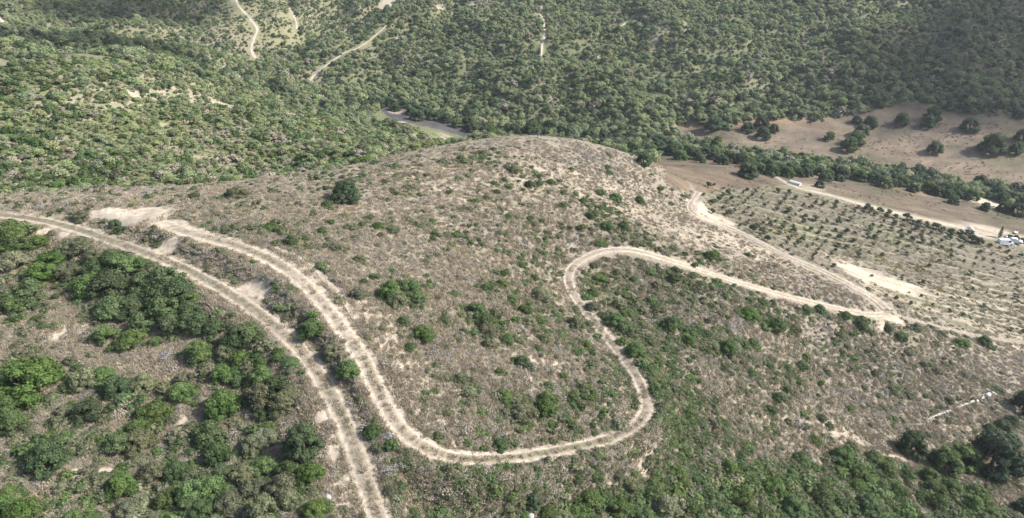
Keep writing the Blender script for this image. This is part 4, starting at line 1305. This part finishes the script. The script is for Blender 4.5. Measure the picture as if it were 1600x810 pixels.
x, y, D, uv = px_points(160000)
Zz = zones(np.stack([x, y, samp(R, x, y)], 1))
sd, pale = blobs(x, y, SAND), blobs(x, y, PALE)
n1 = fbm(x, y, 9, 141, 3)
fld = Zz['low'] | Zz['fr'] | Zz['burnt']
lfz = Zz['left']
keep = ~veils(x, y) & (Zz['near'] | Zz['plant'] | fld | lfz) & (sd < .75) & (track_clear(x, y, .72) | (near_lines(x, y, (0,))[0] < .28)) & (rng.uniform(size=len(x)) < .60 + .5 * n1 + .5 * pale - .45 * sd - .5 * fld - .2 * Zz['plant'])
fk, lk = fld[keep], lfz[keep]
x, y, D = x[keep], y[keep], D[keep]
GRASS = [leafmesh("dry_grass", grass_geo(800 + i, 46, .42, .8), M['straw']) for i in range(3)] + [leafmesh("dry_grass", grass_geo(810, 40, .35, .8), M['twigbrown']), leafmesh("dry_grass", grass_geo(811, 36, .3, .8), M['olive']), leafmesh("dry_grass", grass_geo(812, 40, .34, .8), M['farpale'])]
size = rng.uniform(.6, 1.3, len(x)) * np.interp(D, [60, 100, 200], [.85, 1.0, 1.2])
pick = np.where(lk, rng.choice([4, 4, 5, 5, 0], len(x)), np.where(fk, rng.choice([0, 3, 3, 3, 4], len(x)), rng.choice([0, 1, 2, 0, 1, 2, 3, 3, 4], len(x))))
print("grass", len(x))
scatter("dry_grass", "straw coloured dry grass between the shrubs of the near hill", "grass", on_ground(x, y, .02),
        np.stack([size, size, size * rng.uniform(.6, 1.1, len(x))], 1), spin(len(x), .15), pick, GRASS)

# ------------------------------------------------------------------ low yellowing herbs in the plantation
YEL = [(1232,362,14,5,.8),(1215,366,12,4,.7),(1330,389,16,4,.8),(1376,405,18,5,.9),(1400,418,16,5,.9),(1434,420,14,5,.8),(1482,393,9,4,.9),(1124,336,10,4,.8),(1112,330,8,3,.7),(1560,461,14,4,.8),(1590,472,16,4,.7),(1465,452,6,4,.8),(1395,478,7,4,.7),(1250,398,8,4,.5),(1390,300,26,4,.5),(1420,306,16,4,.5)]
x, y, D, uv = px_points(14000, 1080, 1700, 285, 540)
Zz = zones(np.stack([x, y, samp(R, x, y)], 1))
yb = blobs(x, y, YEL)
n1 = fbm(x, y, 8, 151, 3)
keep = (Zz['plant'] | (Zz['low'] & (yb > .2))) & track_clear(x, y, 1.2) & (blobs(x, y, SAND) < .4) & (rng.uniform(size=len(x)) < .10 + .4 * n1 + .8 * yb)
x, y, yb = x[keep], y[keep], yb[keep]
HERB = [HEATH[9], HEATH[10], HEATH[15], GRASS[0], GRASS[4], TWIG_ME['twigbrown'][0]]
pick = np.where(rng.uniform(size=len(x)) < yb * .9, 2, rng.choice([0, 1, 3, 3, 4, 4, 5], len(x)))
size = rng.uniform(.5, 1.1, len(x)) * np.where(pick == 2, 1.1, 1)
scatter("field_herbs", "low yellowing and olive herbs between the plantation rows", "herbs", on_ground(x, y, .04),
        np.stack([size, size, size * rng.uniform(.5, .9, len(x))], 1), spin(len(x), .1), pick, HERB)

# ------------------------------------------------------------------ vehicles and other small things
M.update({
 'white': plain_mat("white_paint", (.62,.62,.61), .35, .5, var=.04),
 'glass': plain_mat("car_glass", (.03,.035,.04), .12, .6, var=.1),
 'rubber': plain_mat("tyre_rubber", (.03,.03,.03), .8, .2),
 'steel': plain_mat("steel", (.45,.45,.46), .4, .5, .6),
 'plastic': plain_mat("white_film", (.42,.41,.385), .9, .1, var=.1, scale=3),
 'blue': plain_mat("blue_sheet", (.30,.37,.48), .5, .3),
 'pinkish': plain_mat("pale_board", (.55,.47,.40), .8, .2),
 'stone': earth_mat("stone", False, (.42,.39,.34), 5.0),
 'lamp': plain_mat("lamp_glass", (.7,.68,.6), .2, .5),
 'red': plain_mat("tail_lamp", (.35,.03,.02), .3, .5),
})

def extrude(profile, width, taper=1.0, zt=None):
    """a side outline (x, z) drawn across the width; upper points may lean inward"""
    p = np.array(profile, float)
    zmax, zmin = p[:, 1].max(), p[:, 1].min()
    n = len(p)
    k = np.where(p[:, 1] > (zt if zt is not None else zmax + 1), taper, 1.0)
    a = np.stack([p[:, 0], -width / 2 * k, p[:, 1]], 1)
    b = np.stack([p[:, 0], width / 2 * k, p[:, 1]], 1)
    v = np.concatenate([a, b])
    f = [tuple(range(n))[::-1], tuple(range(n, 2 * n))]
    f += [(i, (i + 1) % n, n + (i + 1) % n, n + i) for i in range(n)]
    return v, f

def poly(name, v, f, mat, bevel=0.0, smooth=False):
    me = bpy.data.meshes.new(name)
    me.from_pydata([tuple(q) for q in v], [], [tuple(q) for q in f])
    me.materials.append(mat)
    me.update()
    if bevel > 0:
        import bmesh
        bm = bmesh.new()
        bm.from_mesh(me)
        bmesh.ops.recalc_face_normals(bm, faces=bm.faces)
        bmesh.ops.bevel(bm, geom=list(bm.edges), offset=bevel, segments=2, affect='EDGES', clamp_overlap=True)
        bm.to_mesh(me)
        bm.free()
    return me

def boxm(name, c, s, mat, bevel=0.02):
    v = [(c[0] + dx * s[0] / 2, c[1] + dy * s[1] / 2, c[2] + dz * s[2] / 2) for dx in (-1, 1) for dy in (-1, 1) for dz in (-1, 1)]
    f = [(0, 1, 3, 2), (4, 6, 7, 5), (0, 4, 5, 1), (2, 3, 7, 6), (0, 2, 6, 4), (1, 5, 7, 3)]
    return poly(name, v, f, mat, bevel)

def wheel_mesh(r, w, mat, rim=False):
    n = 18
    an = np.arange(n) * 2 * math.pi / n
    prof = [(r * .62, -w / 2), (r * .94, -w / 2), (r, -w * .3), (r, w * .3), (r * .94, w / 2), (r * .62, w / 2)] if not rim else [(.01, -w * .42), (r * .6, -w * .40), (r * .62, -w * .5), (r * .62, w * .5), (r * .6, w * .40), (.01, w * .42)]
    v = [(q * math.cos(t), d, q * math.sin(t)) for (q, d) in prof for t in an]
    f = [(i * n + k, i * n + (k + 1) % n, (i + 1) * n + (k + 1) % n, (i + 1) * n + k) for i in range(len(prof) - 1) for k in range(n)]
    return poly("tyre" if not rim else "rim", v, f, mat)

def vehicle(name, label, cat, u, v, ahead, kind, group):
    P, D = hit([(u, v)], R)
    x, y = P[0][:2]
    Q, _ = hit([ahead], R)
    ang = math.atan2(Q[0][1] - y, Q[0][0] - x)
    o = thing(name, label, cat, (x, y, float(gz(x, y)) + CAMZ + .10), ang, group, (.88, .9, .95))
    if kind == 'van':
        L, W, r = 4.9, 1.9, .33
        body = [(-2.42,.32),(2.38,.32),(2.45,.75),(2.30,.98),(1.62,1.12),(1.02,1.88),(.80,1.96),(-2.30,1.98),(-2.45,1.80)]
        side = [(-.35,1.18),(1.32,1.18),(.92,1.76),(-.35,1.78)]
        ws = [(1.66,1.11),(1.05,1.87)]
        rear = (-2.46, 1.2, 1.7)
        wx = (1.52, -1.55)
    else:
        L, W, r = 4.1, 1.75, .31
        body = [(-2.02,.30),(2.0,.30),(2.06,.62),(1.95,.82),(1.05,.95),(.35,1.44),(.05,1.48),(-1.35,1.46),(-1.92,1.02),(-2.06,.85)]
        side = [(-1.45,.98),(.88,.98),(.28,1.38),(-1.20,1.38)]
        ws = [(1.08,.94),(.38,1.43)]
        rear = (-1.66, 1.06, 1.42)
        wx = (1.30, -1.28)
    bd = put("body", poly("body", *extrude(body, W, .86, .99), M['white'], .05), o)
    for s in (-1, 1):
        k = .93 if kind == 'car' else .935
        vv = [(px_, s * W / 2 * (1.0 if pz < 1.2 and kind == 'car' else k) * (.925 if kind == 'car' and pz < 1.2 else 1.0) + s * .012, pz) for (px_, pz) in side]
        vv = [(px_, s * (W / 2 * .86 + .02), pz) for (px_, pz) in side] if True else vv
        v2 = vv + [(a, b - s * .03, c) for (a, b, c) in vv]
        put("side_window", poly("side_window", v2, [(0, 1, 2, 3), (7, 6, 5, 4)] + [(i, (i + 1) % 4, 4 + (i + 1) % 4, 4 + i) for i in range(4)], M['glass']), bd)
        put("headlight", boxm("headlight", (body[2][0] - .04, s * W * .36, .70), (.14, .30, .16), M['lamp']), bd)
        put("tail_light", boxm("tail_light", (-L / 2 + .06, s * W * .42, .80), (.12, .14, .30), M['red']), bd)
    (x1, z1), (x2, z2) = ws
    hw = W * .86 / 2 - .08
    d = np.array([z2 - z1, 0, x1 - x2])
    d = d / np.linalg.norm(d) * .02
    vv = [(x1 - .10 * (x1 - x2) + d[0], -hw, z1 + .10 * (z2 - z1) + d[2]), (x1 - .10 * (x1 - x2) + d[0], hw, z1 + .10 * (z2 - z1) + d[2]), (x2 + .08 * (x1 - x2) + d[0], hw * .94, z2 - .08 * (z2 - z1) + d[2]), (x2 + .08 * (x1 - x2) + d[0], -hw * .94, z2 - .08 * (z2 - z1) + d[2])]
    vv2 = [(a - d[0] * 2, b, c - d[2] * 2) for (a, b, c) in vv]
    put("windscreen", poly("windscreen", vv + vv2, [(0, 1, 2, 3), (7, 6, 5, 4)] + [(i, (i + 1) % 4, 4 + (i + 1) % 4, 4 + i) for i in range(4)], M['glass']), bd)
    put("bumper", boxm("bumper", (body[1][0] + .04, 0, .42), (.10, W * .92, .20), M['rubber']), o)
    tw = wheel_mesh(r, .2, M['rubber'])
    rw = wheel_mesh(r, .2, M['steel'], True)
    for wxx in wx:
        for s in (-1, 1):
            t = put("wheel", tw, o)
            t.location = (wxx, s * (W / 2 - .06), r)
            put("rim", rw, t)
    return o

G = "white vehicles on the valley road"
vehicle("van", "white van parked at the roadside by the right edge of the valley", "van", 1570, 383, (1588, 388.5), 'van', G)
vehicle("car", "white car parked just behind the white van by the right edge", "car", 1586, 380, (1604, 385.5), 'car', G)

P, D = hit([(1513,359)], R)
n = 22
mv, mf = [], []
for i in range(n):
    for j in range(n):
        a_, b_ = (i / (n - 1) - .5) * 2, (j / (n - 1) - .5) * 2
        e = max(0, 1 - abs(a_) ** 3) * max(0, 1 - abs(b_) ** 3)
        hh = 1.15 * e ** .7 * (.65 + .35 * math.tanh(3 * (a_ + .1))) + .10 * float(fbm(np.array([a_ * 3]), np.array([b_ * 3]), 1.5, 181, 3)[0]) * e
        mv.append((a_ * 1.5, b_ * .9, hh))
for i in range(n - 1):
    for j in range(n - 1):
        mf.append((i * n + j, (i + 1) * n + j, (i + 1) * n + j + 1, i * n + j + 1))
o = put("covered_heap", poly("covered_heap", mv, mf, M['plastic']), label="white covered heap across the valley road left of the white van", category="heap")
o.location = (P[0][0], P[0][1], float(gz(P[0][0], P[0][1])) + CAMZ)
o.rotation_euler = (0, 0, -.25)

def flat_sheet(name, label, cat, uvs, mat, lift=.10, group=None):
    P, D = hit(uvs, R)
    c = P.mean(0)
    n = 7
    g = []
    for i in range(n):
        for j in range(n):
            s, t = i / (n - 1), j / (n - 1)
            q = (P[0] * (1 - s) + P[1] * s) * (1 - t) + (P[3] * (1 - s) + P[2] * s) * t
            g.append((q[0] - c[0], q[1] - c[1], float(gz(q[0], q[1])) + CAMZ + lift + .06 * math.sin(9 * s) + random.uniform(-.03, .03)))
    g = np.array(g)
    z0 = g[:, 2].min()
    g[:, 2] -= z0
    low = g.copy()
    low[:, 2] -= .05
    f = []
    N = n * n
    for i in range(n - 1):
        for j in range(n - 1):
            a, b, c2, d2 = i * n + j, (i + 1) * n + j, (i + 1) * n + j + 1, i * n + j + 1
            f.append((a, b, c2, d2))
            f.append((N + d2, N + c2, N + b, N + a))
    rim = [(i, 0) for i in range(n)] + [(n - 1, j) for j in range(1, n)] + [(i, n - 1) for i in range(n - 2, -1, -1)] + [(0, j) for j in range(n - 2, 0, -1)]
    rim = [i * n + j for i, j in rim]
    f += [(rim[k], N + rim[k], N + rim[(k + 1) % len(rim)], rim[(k + 1) % len(rim)]) for k in range(len(rim))]
    o = put(name, poly(name, np.concatenate([g, low]), f, mat), label=label, category=cat)
    o.location = (c[0], c[1], z0)
    if group:
        o['group'] = group
    return o

flat_sheet("board", "pale board lying at the left of the sheets on the ground at right", "board", [(1525,629),(1537,624),(1536,621),(1524,626)], M['pinkish'])
flat_sheet("plastic_sheet", "pale blue sheet lying on the dry ground at right", "sheet", [(1536,623),(1549,619),(1546,614),(1535,617)], M['blue'])
flat_sheet("plastic_sheet", "white sheet lying at the end of the pale line at right", "sheet", [(1547,619),(1558,617),(1552,612),(1545,615)], M['plastic'])
flat_sheet("plastic_sheet", "small white sheet lying at the road side edge of the plantation", "sheet", [(1521,368),(1528,369.5),(1527,367),(1521,366)], M['plastic'])
flat_sheet("plastic_sheet", "small white sheet on the field above the parked van", "sheet", [(1584,366),(1590,367),(1590,364),(1584,363)], M['plastic'], .5)

# low broken wall of stones running up to the sheets
P, D = hit([(1450,656),(1462,651),(1476,646),(1490,641),(1503,635),(1514,631),(1524,627)], R)
s = spline(P, .4)
o = thing("stone_wall", "thin low line of pale stones running up to the blue and white sheets", "wall", (s[0][0], s[0][1], float(gz(s[0][0], s[0][1])) + CAMZ))
parts = []
for i, q in enumerate(s):
    if random.random() < .1 or (len(s) * .45 < i < len(s) * .58):
        continue
    r = random.uniform(.18, .28)
    vv = IV * np.array([r * 1.35, r, r]) * np.random.default_rng(900 + i).uniform(.8, 1.2, (12, 1)) + np.array([q[0] - s[0][0], q[1] - s[0][1], float(gz(q[0], q[1])) - float(gz(s[0][0], s[0][1])) + r * .8])
    parts.append((vv, IF))
put("stones", mesh_np("stones", *merge(parts), M['stone']), o, kind="stuff")

# boulders
for (u, v, w, lb) in [(71,696,13,"pale rounded boulder among the shrubs at lower left"),(826,799,16,"long pale boulder below the small dark tree at the bottom"),(383,786,8,"small white boulder deep in the lower left thicket"),(513,776,10,"grey white rock beside the twin rut track near the bottom")]:
    P, D = hit([(u, v + w * .3)], R)
    x, y = P[0][:2]
    size = w * D[0] / FPX
    g = np.random.default_rng(int(u))
    import bmesh
    bm = bmesh.new()
    bmesh.ops.create_icosphere(bm, subdivisions=3, radius=.5)
    for q in bm.verts:
        c = q.co.copy()
        n_ = float(fbm(np.array([c.x * 3 + u]), np.array([c.y * 3 + c.z * 2.2]), 1.4, 161, 3)[0])
        q.co = Vector((c.x * 1.25, c.y * .9, max(c.z * .8, -.22))) * (1 + .28 * n_)
    me = bpy.data.meshes.new("boulder")
    bm.to_mesh(me)
    bm.free()
    me.materials.append(M['stone'])
    o = put("boulder", me, label=lb, category="boulder", group="loose boulders")
    o.location = (x, y, float(gz(x, y)) + CAMZ + .15 * size)
    o.scale = (size, size, size)
    o.rotation_euler = (0, 0, g.uniform(0, 6))

# white plastic tunnel by the stream
P, D = hit([(1236,286.5),(1249,290.5)], R)
ang = math.atan2(P[1][1] - P[0][1], P[1][0] - P[0][0])
Lt = float(np.linalg.norm(P[1][:2] - P[0][:2])) + .6
c = (P[0] + P[1]) / 2
o = thing("plastic_tunnel", "low white plastic tunnel beside the valley road near the stream side trees", "tunnel", (c[0], c[1], float(gz(c[0], c[1])) + CAMZ - .05), ang)
rr, nseg = .95, 14
arc = [(rr * math.cos(t), rr * 1.05 * math.sin(t)) for t in np.linspace(0, math.pi, nseg)]
vv, ff = [], []
ns = 9
for i in range(ns):
    xx = -Lt / 2 + Lt * i / (ns - 1)
    k = 1 + .03 * (i % 2) + random.uniform(-.015, .015)
    vv += [(xx, a * k, b * k) for (a, b) in arc]
for i in range(ns - 1):
    for j in range(nseg - 1):
        ff.append((i * nseg + j, (i + 1) * nseg + j, (i + 1) * nseg + j + 1, i * nseg + j + 1))
put("cover", poly("cover", vv, ff, M['plastic']), o)
for s_ in (-1, 1):
    v2 = [(s_ * Lt / 2, a * .99, b * .99) for (a, b) in arc]
    v2 += [(s_ * (Lt / 2 - .03), a * .99, b * .99) for (a, b) in arc]
    f2 = [tuple(range(nseg)), tuple(range(2 * nseg - 1, nseg - 1, -1))]
    put("end_wall", poly("end_wall", v2, f2, M['plastic']), o)
for i in range(0, ns, 2):
    xx = -Lt / 2 + Lt * i / (ns - 1)
    tv, tf = tube([(xx, a * 1.045, b * 1.045) for (a, b) in arc], [.03] * nseg, 5)
    put("hoop", mesh_np("hoop", tv, tf, M['steel']), o)

# cypress and hedge by the van
g = np.random.default_rng(5)
n = 700
t = g.uniform(0, 1, n)
ra = .13 * np.sin(np.clip(t * .94 + .06, 0, 1) ** .6 * math.pi) ** .8 + .01
a = g.uniform(0, 2 * math.pi, n)
Pc = np.stack([ra * np.cos(a), ra * np.sin(a), .05 + .95 * t], 1)
up = np.stack([np.cos(a) * .3, np.sin(a) * .3, np.ones(n)], 1) * .05
sd_ = np.stack([-np.sin(a), np.cos(a), np.zeros(n)], 1) * .022
vv = np.stack([Pc - sd_, Pc + sd_, Pc + up], 1).reshape(-1, 3)
cy = leafmesh("crown", (vv, np.arange(n * 3).reshape(-1, 3), g.uniform(0, 1, n)), M['dark'])
P, D = hit([(1561,372.5)], R)
plant("cypress", "slim dark cypress standing beside the white van", "tree", None, (P[0][0], P[0][1], float(gz(P[0][0], P[0][1])) + CAMZ), 3.9, cy, mesh_np("trunk", *tube([(0, 0, -.03), (0, 0, .4), (0, 0, .9)], [.02, .015, .004], 6), M['bark']), 1.0, "crown", "trunk")
for (u, v, w, lb) in [(1577,370,12,"left bush of the dark clump behind the parked van"),(1586,372,14,"middle bush of the dark clump behind the parked van"),(1596,375,14,"right bush of the dark clump behind the parked van")]:
    x, y, z, d = base_of(u, v, w, .3)
    plant("shrub", lb, "shrub", "dark bushes behind the van", (x, y, z - .05), w * d / FPX, SHRUB_ME['deep'][int(u) % 4], STEM_ME[0], 1.1, "foliage", "stems")
tx, ty, tz, td = base_of(1570, 372, 6, .3)
o = thing("water_tank", "small grey tank beside the cypress and the white van", "tank", (tx, ty, tz), .4)
tv, tf = tube([(0, 0, 0), (0, 0, 1.0), (0, 0, 1.15), (0, 0, 1.2)], [.55, .55, .45, .02], 16)
put("shell", mesh_np("shell", tv, tf, M['steel']), o)
tv, tf = tube([(0, 0, 1.17), (0, 0, 1.27), (0, 0, 1.275)], [.16, .16, .01], 12)
put("lid", mesh_np("lid", tv, tf, M['rubber']), o)
px_, py_, pz_, pd_ = base_of(1584.5, 388, 4, .3)
o = put("gate_post", boxm("gate_post", (0, 0, .55), (.28, .28, 1.3), M['white'], .03), label="white post standing in front of the parked white car", category="post")
o.location = (px_, py_, pz_)

# ------------------------------------------------------------------ air and clouds
hm = bpy.data.materials.new("haze_air")
hm.use_nodes = True
hm.node_tree.nodes.clear()
ho = hm.node_tree.nodes.new("ShaderNodeOutputMaterial")
hv = hm.node_tree.nodes.new("ShaderNodeVolumePrincipled")
hv.inputs["Color"].default_value = (.86, .92, 1.0, 1)
hv.inputs["Density"].default_value = .00012
hv.inputs["Anisotropy"].default_value = .2
hm.node_tree.links.new(hv.outputs[0], ho.inputs["Volume"])
zlo, zhi = float(zf.min()) + CAMZ - 1.5, max(float(zf.max()), 0) + CAMZ + 8
v = [(sx, sy, sz) for sx in (-800, 800) for sy in (-40, 960) for sz in (zlo, zhi)]
hz = poly("haze", v, [(0, 1, 3, 2), (4, 6, 7, 5), (0, 4, 5, 1), (2, 3, 7, 6), (0, 2, 6, 4), (1, 5, 7, 3)], hm)
put("haze", hz, kind="stuff", label="thin pale air over the whole landscape", category="haze")

cm = bpy.data.materials.new("cloud_vapour")
cm.use_nodes = True
cm.node_tree.nodes.clear()
co = cm.node_tree.nodes.new("ShaderNodeOutputMaterial")
cv = cm.node_tree.nodes.new("ShaderNodeVolumePrincipled")
cv.inputs["Color"].default_value = (.97, .97, .98, 1)
cv.inputs["Density"].default_value = .085
cv.inputs["Anisotropy"].default_value = .5
cm.node_tree.links.new(cv.outputs[0], co.inputs["Volume"])
import bmesh
def cloud(label, ground, rx, ry, rz, seed, far=720.0):
    bm = bmesh.new()
    bmesh.ops.create_icosphere(bm, subdivisions=5, radius=1.0)
    c = np.array([q.co[:] for q in bm.verts])
    n_ = fbm(c[:, 0] * 2 + c[:, 2] * 1.3 + seed * 7, c[:, 1] * 2 + c[:, 2] * .9, 1.1, 170 + seed, 4)
    c = c * (1 + .38 * n_)[:, None]
    c[:, 2] = np.where(c[:, 2] < 0, c[:, 2] * .45, c[:, 2])
    for q, p in zip(bm.verts, c):
        q.co = (p[0] * rx, p[1] * ry, p[2] * rz)
    me = bpy.data.meshes.new("cloud")
    bm.to_mesh(me)
    bm.free()
    me.materials.append(cm)
    me.polygons.foreach_set("use_smooth", np.ones(len(me.polygons), bool))
    o = put("cloud", me, kind="structure", label=label)
    o.location = Vector(ground) + SUNDIR * far
cloud("cloud outside the picture shading the wooded slope at upper right", (290, 345, 40), 96, 80, 60, 1)
cloud("cloud outside the picture shading the top left hillside", (-205, 415, 60), 48, 34, 30, 2)
cloud("cloud outside the picture shading the band behind the left slope", (-165, 300, 50), 75, 26, 24, 3)
